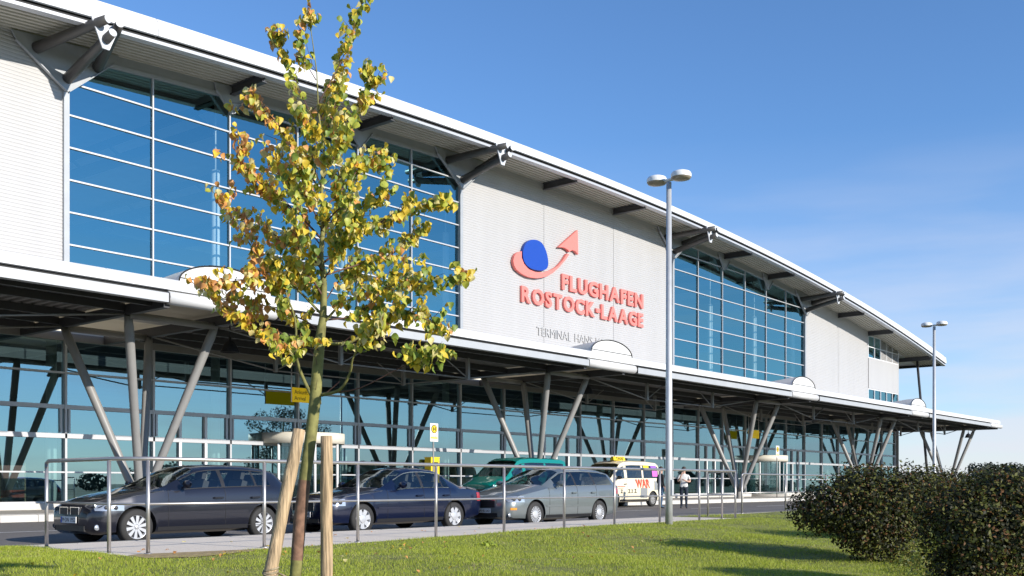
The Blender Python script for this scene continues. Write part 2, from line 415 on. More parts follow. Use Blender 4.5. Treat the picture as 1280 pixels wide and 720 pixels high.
# fascia panels (one per two bays), lip, shadow gap
nP = 17; fx = np.linspace(-6, 96.8, nP + 1)
for i in range(nP):
    a, b = fx[i] + .008, fx[i + 1] - .008; xx = np.linspace(a, b, 9); m_ = MB()
    rws = []
    for dy, f in ((.06, lambda x: zl(x) + .24), (0, lambda x: zl(x) + .26), (0, lambda x: zl(x) + .45), (.03, lambda x: zfa(x) - .16), (.12, lambda x: zfa(x) - .03), (.3, lambda x: zfa(x) + .02), (.66, lambda x: zfa(x) + .03)):
        rws.append([(x, YE - .02 + dy, f(x)) for x in xx])
    m_.sheet(rws, smooth=False)
    tp('fascia_panel', m_, 'fascia')
lp = MB(); ga = MB()
lp.sheet([[(x, y, zl(x) + dz) for x in xsr] for y, dz in ((29.98, 0), (YE - .02, 0), (YE - .02, .10), (29.98, .10))], smooth=False)
tp('eaves_lip', lp, 'alu')
ga.sheet([[(x, y, zl(x) + dz) for x in xsr] for y, dz in ((30.0, .06), (YE + .12, .08), (YE + .12, .28), (30.0, .30))], smooth=False)
tp('shadow_gap', ga, 'gap_black')
# end of the roof
en = MB(); xe = 96.6
en.add([(xe, YE + .05, zl(xe) + .02), (xe, 62, zl(xe) + .02), (xe, 62, zfa(xe) + .3), (xe, 45, zfa(xe) + 1.15), (xe, 31.5, zfa(xe) + .3), (xe, YE + .05, zfa(xe) - .02)], [(0, 1, 2, 3, 4, 5)])
en.sheet([[(x, y, zs(x) - .06) for x in (96.2, xe)] for y in (YE + .1, 62)], smooth=False)
tp('roof_end', en, 'gap_black')
# corrugated soffit
sf = MB(); rws = []; pitch = .24; y = 29.98
yy = []
while y < 32.02:
    for fr, dz in ((0, 0), (.30, 0), (.42, .085), (.68, .085), (.80, 0)): yy.append((y + fr * pitch, dz))
    y += pitch
xsf = np.linspace(-6, 96.4, 61)
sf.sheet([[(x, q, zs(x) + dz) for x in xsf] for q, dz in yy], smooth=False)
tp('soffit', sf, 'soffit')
# beams and tube brackets carrying the eaves
def ibeam(x, y0, y1):
    m_ = MB(); z = zs(x)
    m_.box(x - .1, x + .1, y0, y1, z - .34, z - .30); m_.box(x - .1, x + .1, y0, y1, z - .04, z); m_.box(x - .025, x + .025, y0, y1, z - .30, z - .04)
    return m_
xb = X0 - 4 * BAY
while xb < 95:
    k = round((xb - X0) / BAY)
    if k % 6 != 0: tp('roof_beam', ibeam(xb, 29.9, 32.05), 'steel_dark')
    xb += 2 * BAY
for x in (93.3,): tp('roof_beam', ibeam(x, 29.9, 40), 'steel_dark')
def gusset(x, half, drop):
    m_ = MB(); z = zs(x)
    m_.prism([(x - half, zs(x - half) - .02), (x - half * .9, zs(x - half) - .30), (x - .05, z - drop), (x + .05, z - drop), (x + half * .9, zs(x + half) - .30), (x + half, zs(x + half) - .02)], 31.80, 31.87)
    # raised edge flanges
    for s_ in (-1, 1): m_.bar((x + s_ * half * .93, 31.79, zs(x + s_ * half) - .30), (x + s_ * .05, 31.79, z - drop), .12, .03)
    return m_
for x in BND[0:5]:
    tp('gusset_plate', gusset(x, 1.75, 1.55), 'plate_grey')
    z = zs(x); pl = MB()
    zt = zl(x) + .12
    pl.prism([(x - .52, zt), (x - .16, zt - .86), (x + .06, zt - .86), (x + .42, zt), (x + .06, zt - .12)], 29.36, 29.40)
    po = tp('bracket_plate', pl, 'tube_end')
    for (dx, dz), (ex, ez) in (((-1.0, -.50), (-.32, -.16)), ((1.0, -.50), (.30, -.16)), ((0, -1.15), (-.04, -.56))):
        tb = MB(); a = Vector((x + dx, 31.8, z + dz)); b = Vector((x + ex, 29.38, zt + ez)); e = b + (b - a).normalized() * .42
        tb.tube([a, b, e], [.17, .145, .125], 14, 0, True, 1)
        obj('bracket_tube', tb, ['steel_shaded', 'tube_end'], po)
for x in [X0 + 2 * BAY * k for k in (-2, -1, 1, 2, 7, 8)]:
    tp('gusset_plate', gusset(x, .72, 1.0), 'plate_grey')
tie = MB(); tie.tube([(94.2, 31.4, zs(94.2) - .1), (90.6, 29.2, .3)], .11, 10)
tp('end_strut', tie, 'steel_dark')

# --- cladding of horizontal ribs
def ribbed(x0, x1, z0, y, ztop, pitch=.115, depth=.010):
    m_ = MB(); xx = np.linspace(x0, x1, 4); rws = []; z = z0
    while z < ztop:
        for fr, dy in ((0, 0), (.55, 0), (.68, depth), (.9, depth)): rws.append([(x, y + dy, min(z + fr * pitch, zs(x) + .08)) for x in xx])
        z += pitch
    m_.sheet(rws, smooth=False); return m_
def panel(x0, x1, z0, y=31.93, ztop=16.2): tp('cladding_panel', ribbed(x0 + .012, x1 - .012, z0, y, ztop), 'cladding')
ZSILL = 6.2
for a in (-4, -2): panel(X0 + a * BAY, X0 + (a + 2) * BAY, ZSILL)
panel(XL, X0 - 6 * BAY, ZSILL)
panel(X0 - 6 * BAY, X0 - 4 * BAY, ZSILL)
for a in (6, 8, 10): panel(X0 + a * BAY + (.1 if a == 6 else 0), X0 + (a + 2) * BAY - (.1 if a == 10 else 0), ZSILL)
for a in (18, 20): panel(X0 + a * BAY + (.1 if a == 18 else 0), X0 + (a + 2) * BAY, ZSILL)
# backing wall behind the panels and lintels over the glazing
bw = MB()
def back(x0, x1, z0, z1=None):
    xx = np.linspace(x0, x1, 7)
    bw.sheet([[(x, 31.99, z0) for x in xx], [(x, 31.99, zs(x) + .1 if z1 is None else z1) for x in xx]], smooth=False)
back(XL, X0 - .02, ZSILL); back(X0 + 6 * BAY + .05, X0 + 12 * BAY - .05, ZSILL); back(X0 + 18 * BAY + .05, X0 + 22 * BAY, ZSILL)
tp('backing_wall', bw, 'cladding')
def lintel(x0, x1):
    m_ = MB(); xx = np.linspace(x0, x1, 19)
    m_.sheet([[(x, y, zs(x) + dz) for x in xx] for y, dz in ((32.1, -.42), (31.88, -.42), (31.88, -.30), (31.91, -.29), (31.91, .05))], smooth=False, flip=False)
    return tp('lintel', m_, 'plate_grey')
lintel(X0, X0 + MOD); lintel(X0 + 2 * MOD, X0 + 3 * MOD)
# --- big upper windows
def upper_window(x0):
    fr = MB(); x1 = x0 + MOD
    for s_ in (x0, x1): fr.box(s_ - .09, s_ + .09, 31.84, 32.1, ZSILL, zs(s_) - 1.4)
    fo = tp('window_frame', fr, 'plate_grey')
    zt_ = [7.66 + 1.03 * k for k in range(9)]
    for k in range(1, 6):
        x = x0 + k * BAY; m_ = MB(); m_.box(x - .026, x + .026, 31.93, 32.06, ZSILL, zs(x) - .42); obj('mullion', m_, 'alu', fo)
    for z in zt_:
        for k in range(6):
            a, b = x0 + k * BAY + .031, x0 + (k + 1) * BAY - .031
            lim = min(zs(a), zs(b)) - .45
            if z + .04 < lim: m_ = MB(); m_.box(a, b, 31.945, 32.05, z - .026, z + .026); obj('transom', m_, 'alu', fo)
    ed = [ZSILL] + zt_ + [99]
    for k in range(6):
        a, b = x0 + k * BAY + .03, x0 + (k + 1) * BAY - .03
        for lo, hi in zip(ed[:-1], ed[1:]):
            ta, tb = min(hi, zs(a) - .40), min(hi, zs(b) - .40)
            if max(ta, tb) - lo < .1: continue
            m_ = MB(); tl = rnd.uniform(-.012, .012)
            m_.add([(a, 32.0 + tl, lo), (b, 32.0 - tl, lo), (b, 32.0 - tl, max(tb, lo + .01)), (a, 32.0 + tl, max(ta, lo + .01))], [(0, 1, 2, 3)])
            obj('pane', m_, 'glass_upper_%d' % rnd.choice((0, 0, 1, 2)), fo)
upper_window(X0); upper_window(X0 + 2 * MOD)
# --- end block with two small window strips
eb = MB(); xa, xe2 = X0 + 22 * BAY, 91.0
ew = 31.9
def strip(z0, z1): eb.sheet([[(x, ew, min(z, zs(x) + .05)) for x in np.linspace(xa, xe2, 5)] for z in (z0, z1)], smooth=False)
strip(8.95, 11.45); strip(13.3, 15); strip(ZSILL, 6.9)
eb.sheet([[(xe2, y, z) for y in (ew, 60)] for z in (0, 13.2)], smooth=False)
tp('end_wall', eb, 'cladding')
def small_window(z0, z1, n, nl, name):
    fr = MB(); xx = np.linspace(xa + .05, xe2 - .02, n + 1)
    fr.box(xa, xe2, 31.93, 32.05, z0, z0 + .07); fr.box(xa, xe2, 31.93, 32.05, z1 - .07, z1); fr.box(xa, xe2, 31.94, 32.04, (z0 + z1) / 2 - .03, (z0 + z1) / 2 + .03)
    for x in xx: fr.box(x - .035, x + .035, 31.935, 32.05, z0 + .07, z1 - .07)
    fo = tp(name, fr, 'alu_white')
    for i in range(n):
        m_ = MB()
        if i < nl:
            m_.add([(xx[i] + .03, 32, z0), (xx[i + 1] - .03, 32, z0), (xx[i + 1] - .03, 32, z1), (xx[i] + .03, 32, z1)], [(0, 1, 2, 3)]); obj('pane', m_, 'glass_upper', fo)
        else:
            z = z0 + .08
            while z < z1 - .1: m_.add([(xx[i] + .03, 31.93, z), (xx[i + 1] - .03, 31.93, z), (xx[i + 1] - .03, 31.99, z + .1), (xx[i] + .03, 31.99, z + .1)], [(0, 1, 2, 3)]); z += .1
            obj('louvre', m_, 'cladding', fo)
small_window(11.45, 13.3, 5, 2, 'window'); small_window(6.9, 8.95, 5, 5, 'window')
# --- ground-floor glazing
ZF = .47
gw = MB(); gw.box(-40, 90.3, 31.75, 32.3, .2, ZF); tp('plinth', gw, 'kerb')
wb = MB(); wb.box(XL, 90.3, 31.93, 32.1, 5.86, ZSILL + .05); tp('wall_band', wb, 'cream')
fr = MB(); rails = [(.50, .06, .05), (1.45, .05, .06), (2.6, .15, .08), (3.52, .13, .06), (4.60, .06, .05)]
for z, h, d in rails: fr.box(-8, 90.3, 31.96 - d, 32.04, z - h / 2, z + h / 2)
hd = MB(); hd.box(-8, 90.3, 31.90, 32.08, 5.62, 5.86); tp('head_beam', hd, 'steel_grey')
fo = tp('window_frame', fr, 'alu')
DOORS = {1: 3, 8: 3, 13: 3, 17: 3}
for k in range(-8, 25):
    x = X0 + k * BAY
    if x > 90.4 : break
    m_ = MB(); m_.box(x - .035, x + .035, 31.88, 32.06, ZF, 5.62)
    if k < 24:
        for q in (x + .10, x + BAY - .17): n_ = MB(); n_.box(q, q + .07, 31.93, 32.03, 2.70, 3.46); obj('casement_post', n_, 'alu', fo)
    obj('mullion', m_, 'alu', fo)
    if k == 24: break
    if k in DOORS:
        for q in (1, 2):
            m_ = MB(); xq = x + BAY * q / 3; m_.box(xq - .05, xq + .05, 31.90, 32.05, ZF, 3.46); obj('door_post', m_, 'alu_white', fo)
    ed = [ZF] + [z for z, h, d in rails[1:]] + [5.62]
    for lo, hi in zip(ed[:-1], ed[1:]):
        m_ = MB(); t1, t2 = rnd.uniform(-.006, .006), rnd.uniform(-.006, .006)
        m_.add([(x + .03, 32 + t1, lo), (x + BAY - .03, 32 - t1, lo), (x + BAY - .03, 32 - t1 + t2, hi), (x + .03, 32 + t1 + t2, hi)], [(0, 1, 2, 3)])
        obj('pane', m_, 'glass_lower', fo)
# glazed return at the far end
ge = MB(); ge.add([(90.3, 32, ZF), (90.3, 60, ZF), (90.3, 60, 5.6), (90.3, 32, 5.6)], [(0, 1, 2, 3)]); tp('end_glazing', ge, 'glass_lower')
# --- inside
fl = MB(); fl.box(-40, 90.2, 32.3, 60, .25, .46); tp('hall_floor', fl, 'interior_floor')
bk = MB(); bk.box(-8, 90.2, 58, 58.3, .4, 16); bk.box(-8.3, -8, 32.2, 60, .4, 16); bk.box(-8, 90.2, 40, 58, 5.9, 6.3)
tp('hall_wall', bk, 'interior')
ic = MB().lathe([(.165, .45), (.165, 12.6)], n=14); ic.tube([(0, 0, 12.6), (0, 0, 16)], .04, 8); me = ic.mesh('hall_column', 'interior_col')
for k in range(-6, 23, 2): obj('hall_column', me, None, T, (X0 + k * BAY - 44, .85, 0))
for k in range(-6, 23, 2):
    m_ = MB(); x = X0 + k * BAY; z = zs(x) - 1.3
    m_.bar((x, 33, z), (x, 57, z + .6), .25, .4); m_.bar((x, 33, z + .9), (x, 57, z + 1.3), .2, .25)
    for q in range(8): m_.bar((x, 33 + q * 3, z), (x, 34.5 + q * 3, z + 1), .1, .1)
    tp('roof_truss', m_, 'steel_dark')
for k in range(14):
    m_ = MB(); x = 3 + k * 6.3 + rnd.uniform(-1, 1); w_ = rnd.uniform(1.2, 3.2); y = rnd.uniform(35, 40); m_.box(x, x + w_, y, y + .3, .46, rnd.uniform(1.4, 3.0)); tp('hall_partition', m_, 'cream' if k % 3 else 'interior_col')
# revolving doors
def revolving(x, lab):
    base = MB(); c = (x, 31.75, 0); base.lathe([(1.62, ZF - .19), (1.62, ZF - .02), (0, ZF - .02)], c, n=36)
    d = obj('revolving_door', base, 'kerb_grey', T); d.location = (-44, -YF, 0)
    m_ = MB(); m_.lathe([(1.50, 2.60), (1.66, 2.60), (1.66, 3.0), (0, 3.02)], c, n=40); m_.lathe([(1.66, 2.60), (0, 2.60)], c, n=40); obj('drum_header', m_, 'cream', d)
    for a0, a1 in ((200, 250), (290, 340)):
        m_ = MB(); rows = [[(c[0] + 1.55 * math.cos(math.radians(a)), c[1] + 1.55 * math.sin(math.radians(a)), z) for a in np.linspace(a0, a1, 9)] for z in (ZF, 2.6)]
        m_.sheet(rows); obj('drum_glass', m_, 'glass_door', d)
        for a in (a0, a1):
            m_ = MB(); q = Vector((c[0] + 1.57 * math.cos(math.radians(a)), c[1] + 1.57 * math.sin(math.radians(a)), 0)); m_.tube([q + Vector((0, 0, ZF)), q + Vector((0, 0, 2.6))], .05, 8); obj('drum_post', m_, 'alu_white', d)
    for a in (35, 155, 275):
        dv = Vector((math.cos(math.radians(a)), math.sin(math.radians(a)), 0)); p = Vector(c); m_ = MB()
        m_.add([p + Vector((0, 0, ZF)), p + dv * 1.45 + Vector((0, 0, ZF)), p + dv * 1.45 + Vector((0, 0, 2.58)), p + Vector((0, 0, 2.58))], [(0, 1, 2, 3)]); obj('door_wing', m_, 'glass_door', d)
        m_ = MB(); m_.tube([p + dv * 1.45 + Vector((0, 0, ZF)), p + dv * 1.45 + Vector((0, 0, 2.58))], .035, 6); obj('wing_edge', m_, 'alu', d)
revolving(25.54, ''); revolving(64.6, '')

# ================================================================ AIRPORT SIGN on the white panel
SG = thing('airport_sign', 'red raised airport lettering with arrow and blue egg emblem on white wall', 'sign', (44, 31.9, 9.9))
def sp(name, me_or_mb, mats, **k):
    o = obj(name, me_or_mb, mats, SG, **k); o.location = (-44, -31.9, -9.9); return o
def letters(txt, xa_, xb_, z0, z1, mats, offset, ext, y=31.92, gap=.06, space=.35):
    ms = []; ws = []
    for ch in txt:
        if ch == ' ': ms.append(None); ws.append(None); continue
        me = text_mesh(ch, 1, .5, offset); co = np.empty(len(me.vertices) * 3); me.vertices.foreach_get('co', co); co = co.reshape(-1, 3)
        ms.append((me, co.min(0), co.max(0))); ws.append(co[:, 0].max() - co[:, 0].min())
    tot = sum(w_ if w_ else space for w_ in ws) + gap * (len(txt) - 1)
    k = (xb_ - xa_) / tot; x = xa_; capH = None
    for it, ch in zip(ms, txt):
        if it and ch in 'FHEL': capH = it[2][1]; capB = it[1][1]
    for it, w_, ch in zip(ms, ws, txt):
        if it is None: x += (space + gap) * k; continue
        me, lo, hi = it; me.materials.clear(); me.materials.append(M[mats])
        def fn(co):
            o = np.empty_like(co); o[:, 0] = x + (co[:, 0] - lo[0]) * k; o[:, 2] = z0 + (co[:, 1] - capB) / (capH - capB) * (z1 - z0)
            if ch == '-': o[:, 2] = z0 + (z1 - z0) * (.5 + (co[:, 1] - (lo[1] + hi[1]) / 2) * 1.6)
            o[:, 1] = y - ext * (co[:, 2] + .5); return o
        fit_mesh(me, fn); sp('letter', me, None); x += (w_ + gap) * k
letters('FLUGHAFEN', 42.28, 49.9, 10.99, 11.78, 'sign_red', .038, .12, gap=.10)
letters('ROSTOCK-LAAGE', 39.02, 49.9, 9.92, 10.70, 'sign_red', .038, .12, gap=.10)
letters('TERMINAL HANS MO', 40.33, 46.3, 8.45, 8.88, 'sign_grey', .0, .03, y=31.915, gap=.10, space=.30)
def trace(pts): return [at_plane(620 + x / 4, 270 + y / 4, 31.85) for x, y in pts]
def smooth_poly(pts, n=3):
    pts = np.array(pts); 
    for _ in range(n):
        q = np.roll(pts, -1, 0); a = .75 * pts + .25 * q; b = .25 * pts + .75 * q; pts = np.stack([a, b], 1).reshape(-1, 2)
    return [tuple(p) for p in pts]
egg = smooth_poly(trace([(180, 119), (158, 122), (138, 140), (127, 170), (125, 200), (132, 230), (148, 252), (172, 267), (203, 274), (228, 274), (246, 266), (254, 246), (251, 208), (240, 168), (224, 138), (203, 123)]), 3)
sp('emblem_egg', MB().prism(egg, 31.74, 31.9), 'sign_blue')
outer = [(120, 178), (95, 184), (80, 208), (77, 235), (90, 265), (120, 290), (155, 307), (200, 313), (240, 305), (275, 287), (310, 255), (340, 220), (358, 193)]
inner = [(347, 189), (325, 225), (297, 255), (266, 272), (232, 283), (190, 282), (155, 268), (132, 242), (120, 210)]
o3, i3 = trace(outer), trace(inner)
def resample(p, n):
    p = np.array(p); d = np.r_[0, np.cumsum(np.hypot(*np.diff(p, axis=0).T))]; t = np.linspace(0, d[-1], n)
    return np.stack([np.interp(t, d, p[:, 0]), np.interp(t, d, p[:, 1])], 1)
A_, B_ = resample(o3, 28), resample(i3[::-1], 28)
sw = MB(); y0, y1 = 31.74, 31.9
for i in range(27):
    q = [A_[i], A_[i + 1], B_[i + 1], B_[i]]
    sw.add([(p[0], y0, p[1]) for p in q], [(0, 1, 2, 3)])
    for P in (A_, B_): sw.add([(P[i][0], y0, P[i][1]), (P[i + 1][0], y0, P[i + 1][1]), (P[i + 1][0], y1, P[i + 1][1]), (P[i][0], y1, P[i][1])], [(0, 1, 2, 3)])
for P, Q in ((A_[0], B_[0]), (A_[-1], B_[-1])): sw.add([(P[0], y0, P[1]), (Q[0], y0, Q[1]), (Q[0], y1, Q[1]), (P[0], y1, P[1])], [(0, 1, 2, 3)])
sp('emblem_swoosh', sw, 'sign_red')
sp('emblem_arrow', MB().prism(trace([(400, 72), (305, 157), (330, 158), (352, 170), (359, 181), (372, 171), (388, 176), (403, 194)]), 31.74, 31.9), 'sign_red')

# ================================================================ CANOPY
K = thing('entrance_canopy', 'long flat white canopy on branching grey columns before the terminal', 'canopy', (44, 27.6, .28))
def kp(name, mb, mats, parent=K):
    o = obj(name, mb, mats, parent)
    if parent is K: o.location = (-44, -27.6, -.28)
    return o
YC = 23.8; KX0, KX1 = -6, 91.6
VB = [(b - 1.45, b + 2.05) for b in BND]       # openings under the barrel vaults
def vault_free(x): return all(not (a < x < b) for a, b in VB)
segs = []; e = KX0
for a, b in VB:
    if a > e: segs.append((e, a))
    e = b
segs = [(a, b) for a, b in segs if b - a > .5]
# fascia panels, one per bay
x = X0 - 7 * BAY
while x < KX1:
    a, b = x + .005, min(x + BAY, KX1) - .005; m_ = MB()
    if b - a > .2:
        rows = [[(q, YC + dy, z) for q in (a, b)] for dy, z in ((.12, 6.05), (.0, 6.06), (.0, 6.2), (.03, 6.30), (.12, 6.355), (.4, 6.37))]
        m_.sheet(rows, smooth=False); kp('canopy_fascia', m_, 'fascia')
    x += BAY
top = MB()
for a, b in segs + [(BND[-1] + 2.05, KX1 - .01)]: top.sheet([[(x, y, 6.365) for x in (a, b)] for y in (YC + .39, 31.92)], smooth=False, flip=True)
kp('canopy_roof', top, 'fascia')
for a, b in segs:
    m_ = MB(); m_.box(a, b, YC - .06, YC + .16, 5.72, 5.955); m_.box(a - .03, a, YC - .07, YC + .16, 5.71, 5.97, 1); m_.box(b, b + .03, YC - .07, YC + .16, 5.71, 5.97, 1)
    kp('gutter', m_, ['gutter', 'gap_black'])
gp = MB(); gp.box(KX0, KX1 - .1, YC + .1, YC + .2, 5.9, 6.2); kp('shadow_gap', gp, 'gap_black')
for a, b in VB:
    m_ = MB(); m_.tube([(a + .05, YC + .12, 5.87), (b - .05, YC + .12, 5.87)], .175, 14); kp('gutter_tube', m_, 'fascia')
    if b > 91: continue
    cx, hw = (a + b) / 2 + .15, 1.47
    def arc(f): return [(cx + hw * math.cos(t), 6.37 + .56 * f * math.sin(t)) for t in np.linspace(math.pi, 0, 21)]
    m_ = MB(); m_.sheet([[(p[0], y, p[1]) for p in arc(f)] for y, f in ((23.95, 1), (24.6, .93), (25.4, .74), (26.3, .46), (27.2, .2), (27.9, .03))], smooth=True)
    v_ = kp('barrel_vault', m_, 'vault')
    m_ = MB(); m_.prism(arc(1)[::-1], 23.96, 23.99); obj('vault_gable', m_, 'fascia', v_)
    m_ = MB(); m_.tube([(p[0], 23.945, p[1]) for p in arc(1)], .02, 6); m_.bar((cx - hw, 23.945, 6.45), (cx + hw, 23.945, 6.45), .018, .018); obj('vault_rim', m_, 'gap_black', v_)
# corrugated deck seen from below
dk = MB(); xs_ = []; x = KX0
while x < KX1:
    if vault_free(x) or vault_free(x + .3):
        for fr, dz in ((0, 0), (.14, 0), (.16, .07), (.30, .07)):
            pass
    x += .3
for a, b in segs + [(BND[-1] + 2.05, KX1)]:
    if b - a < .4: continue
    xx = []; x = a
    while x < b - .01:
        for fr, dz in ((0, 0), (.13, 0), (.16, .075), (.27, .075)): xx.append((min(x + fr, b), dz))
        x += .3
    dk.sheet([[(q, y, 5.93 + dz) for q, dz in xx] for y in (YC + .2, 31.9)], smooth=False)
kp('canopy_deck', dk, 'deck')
# beams
for b in BND:
    for s_ in (-1.36, 1.36):
        m_ = MB(); m_.box(b + s_ - .09, b + s_ + .09, YC + .2, 31.9, 5.62, 5.90); kp('cross_beam', m_, 'steel_dark')
    for y in (25.8, 29.4):
        m_ = MB(); m_.tube([(b - 1.36, y, 5.62), (b + 1.36, y, 5.62)], .10, 10); kp('ring_beam', m_, 'steel_grey')
    # pale ceiling panels over the column heads
    for q in range(3):
        m_ = MB(); m_.box(b - 1.43, b + 2.03, YC + .32 + q * 2.52, YC + .32 + q * 2.52 + 2.50, 5.985, 6.01); kp('ceiling_panel', m_, 'skylight_panel')
    # bright lining inside the vault opening
    for sx_ in (b - 1.44, b + 2.04):
        m_ = MB(); m_.box(sx_ - .015, sx_ + .015, YC + .3, 31.85, 5.95, 6.4); kp('vault_lining', m_, 'cream')
for y in (24.6, 25.9, 28.0, 29.5, 31.0):
    for a, b in segs: m_ = MB(); m_.box(a, b, y - .05, y + .05, 5.72, 5.925); kp('purlin', m_, 'steel_dark')
# king-post trusses between the columns
for i, b in enumerate(BND[:-1]):
    for y in (25.9, 29.3):
        m_ = MB(); l, r_ = b + 1.36, b + MOD - 1.36; p1, p2 = b + 2 * BAY, b + 4 * BAY
        for p in (p1, p2): m_.box(p - .06, p + .06, y - .06, y + .06, 4.95, 5.75)
        m_.tube([(l, y, 5.66), (p1, y, 5.0)], .028, 6); m_.tube([(p1, y, 5.0), (p2, y, 5.0)], .028, 6); m_.tube([(p2, y, 5.0), (r_, y, 5.66)], .028, 6)
        m_.tube([(p1, y, 5.0), (p1 + 1.4, y, 5.72)], .022, 6); m_.tube([(p2, y, 5.0), (p2 - 1.4, y, 5.72)], .022, 6)
        kp('hung_truss', m_, 'steel_grey')
# branching columns
FY = 27.6
for b in BND:
    m_ = MB(); m_.lathe([(.24, .27), (.24, .36), (.17, .40), (.17, .80), (0, .84)], (b + .05, FY, 0), n=20)
    base = kp('column_base', m_, 'kerb_grey')
    for sx_ in (-1.36, 1.36):
        for sy_ in (-1.75, 1.75):
            m_ = MB(); a = Vector((b + .05 + sx_ * .07, FY + sy_ * .06, .72)); e = Vector((b + sx_, FY + sy_, 5.62))
            d = e - a; m_.tube([a, a + d * .05, a + d * .94, e], [.085, .115, .13, .10], 14); obj('column_branch', m_, 'steel_grey', base)
# dark bell lamps hanging under the canopy
bl = MB().lathe([(.04, .45), (.05, .36), (.16, .28), (.27, .05), (.29, 0)], n=18); bl.tube([(0, 0, .4), (0, 0, .85)], .02, 6); bme = bl.mesh('bell_lamp', 'black')
POS = {1: 'first', 2: 'second', 3: 'third', 4: 'fourth', 5: 'farthest'}
for i in (1, 2, 3, 4, 5):
    o = obj('bell_lamp', bme, None, None, (BND[i] + 2.4, 26.6, 5.05), label='black bell-shaped lamp under the canopy by the %s branching column from left' % POS[i], cat='lamp', group='bell lamps under the canopy')

# ================================================================ RAILINGS
RZ = 1.39
def railing(name, label, posts, mid=.80, extra=None):
    p0 = posts[0]; t = thing(name, label, 'railing', (p0[0], p0[1], .15), 'steel railings along the walkway')
    off = Vector((-p0[0], -p0[1], -.15))
    for i, (x, y) in enumerate(posts):
        m_ = MB(); m_.tube([Vector((x, y, .10)) + off, Vector((x, y, RZ - .02)) + off], .026, 10); obj('post', m_, 'steel_rail', t)
        m_ = MB(); m_.lathe([(.055, 0), (.055, .012), (.03, .016)], Vector((x, y, .15)) + off, n=12); obj('foot_plate', m_, 'steel_rail', t)
    line = [Vector((x, y, RZ)) + off for x, y in posts]
    a, b = line[0], line[-1]
    line[0] = a + (line[1] - a).normalized() * .08; top = [a + Vector((0, 0, -.10)), a + Vector((0, 0, -.03)), line[0]] + line[1:]
    m_ = MB(); m_.tube(top, .027, 10); obj('top_rail', m_, 'steel_rail', t)
    m_ = MB(); m_.tube([Vector((x, y, mid)) + off for x, y in posts], .017, 8); obj('middle_rail', m_, 'steel_rail', t)
    return t
YR = 12.26
pr = [(7.2, 14.65), (7.08, 12.72), (7.365, YR)] + [(x, YR) for x in (9.2, 10.98, 12.74, 14.53, 16.36, 18.11, 19.9, 21.66, 23.45)] + [(24.7, 13.3), (25.75, 14.3)]
railing('railing', 'long steel tube railing beside the parked cars, nearer of the two railings', pr)
railing('railing', 'short steel tube railing farther along, ending behind the dark shrub', [(29.7, 15.3), (33.0, 15.38), (36.4, 15.4), (39.8, 15.4), (43.2, 15.4)])

# ================================================================ STREET LAMPS
def street_lamp(x, y, z, top, label):
    t = thing('street_lamp', label, 'street lamp', (x, y, z), 'twin head street lamps')
    h = top - z
    m_ = MB(); m_.tube([(0, 0, -.1), (0, 0, 1.2), (0, 0, h - .1)], [.082, .075, .055], 16); obj('pole', m_, 'lamp_pole', t)
    m_ = MB(); m_.box(-.04, .04, -.02, .02, .62, .95); m_.v = [(p[0], p[1] - .078, p[2]) for p in m_.v]; obj('service_door', m_, 'lamp_pole', t)
    m_ = MB(); m_.tube([(0, -.16, h - .05), (0, .16, h - .05)], .035, 8); obj('cross_arm', m_, 'lamp_white', t)
    for s in (-1, 1):
        m_ = MB(); m_.lathe([(0, .10), (.10, .095), (.19, .06), (.215, .02), (.215, -.05)], (0, s * .30, h), n=24); hd_ = obj('lamp_head', m_, 'lamp_white', t)
        m_ = MB(); m_.lathe([(.213, -.05), (.19, -.085), (.10, -.10), (0, -.104)], (0, s * .30, h), n=24); obj('lens', m_, 'lamp_lens', hd_)
    return t
lx, ly = 19.2, 11.6
street_lamp(lx, ly, float(lawn_z(np.array(lx), np.array(ly))), 7.60, 'near street lamp with two round heads standing in the lawn')
street_lamp(43.6, 13.85, -.05, 7.60, 'far street lamp with two round heads rising behind the shrubs')

# ================================================================ YOUNG TREE WITH STAKES
def leaf_mesh(i, size, mi):
    r_ = random.Random(i); m_ = MB(); s = size; c = .25 + .3 * r_.random()
    pts = [(0, 0, 0), (.30, .12, c * .3), (.50, .42, c * .5), (.42, .72, c * .35), (0, 1.05, -.25), (-.42, .72, c * .35), (-.50, .42, c * .5), (-.30, .12, c * .3), (0, .5, 0)]
    pts = [(x * s, y * s, z * s - .28 * s * y * y) for x, y, z in pts]
    m_.add(pts, [(0, 1, 2, 8), (8, 2, 3, 4), (8, 4, 5, 6), (0, 8, 6, 7)], 0, True)
    return m_.mesh('leaf', LEAF[mi])
TD = 8.0
base = at_depth(362, 742, TD); gz = float(lawn_z(np.array(base.x), np.array(base.y)))
TR = thing('young_tree', 'slender young lime tree with yellowing autumn leaves tied to wooden stakes', 'tree', (base.x, base.y, gz))
org = Vector((base.x, base.y, gz))
def P(px, py, d=0): return at_depth(px, py, TD + d) - org
trunk_px = [(362, 742, .05), (371, 700, .06), (375, 650, .064), (381, 600, .060), (388, 550, .058), (394, 500, .058), (397, 460, .054), (400, 425, .050), (404, 395, .036), (405, 355, .030), (401, 320, .027), (404, 280, .022), (402, 235, .016), (405, 190, .012), (398, 140, .008), (396, 90, .006), (389, 40, .004), (387, -6, .003)]
tp_ = [P(a, b) for a, b, r_ in trunk_px]; tp_[0].z = -.05
m_ = MB(); m_.tube(tp_, [r_ * .78 for a, b, r_ in trunk_px], 12, 0)
nv = 12
for fi in range(len(m_.f)):
    seg = fi // nv
    m_.m[fi] = 1 if seg in (1, 2) else 0
trunk_o = obj('trunk', m_, ['bark_green', 'bark_red'], TR)
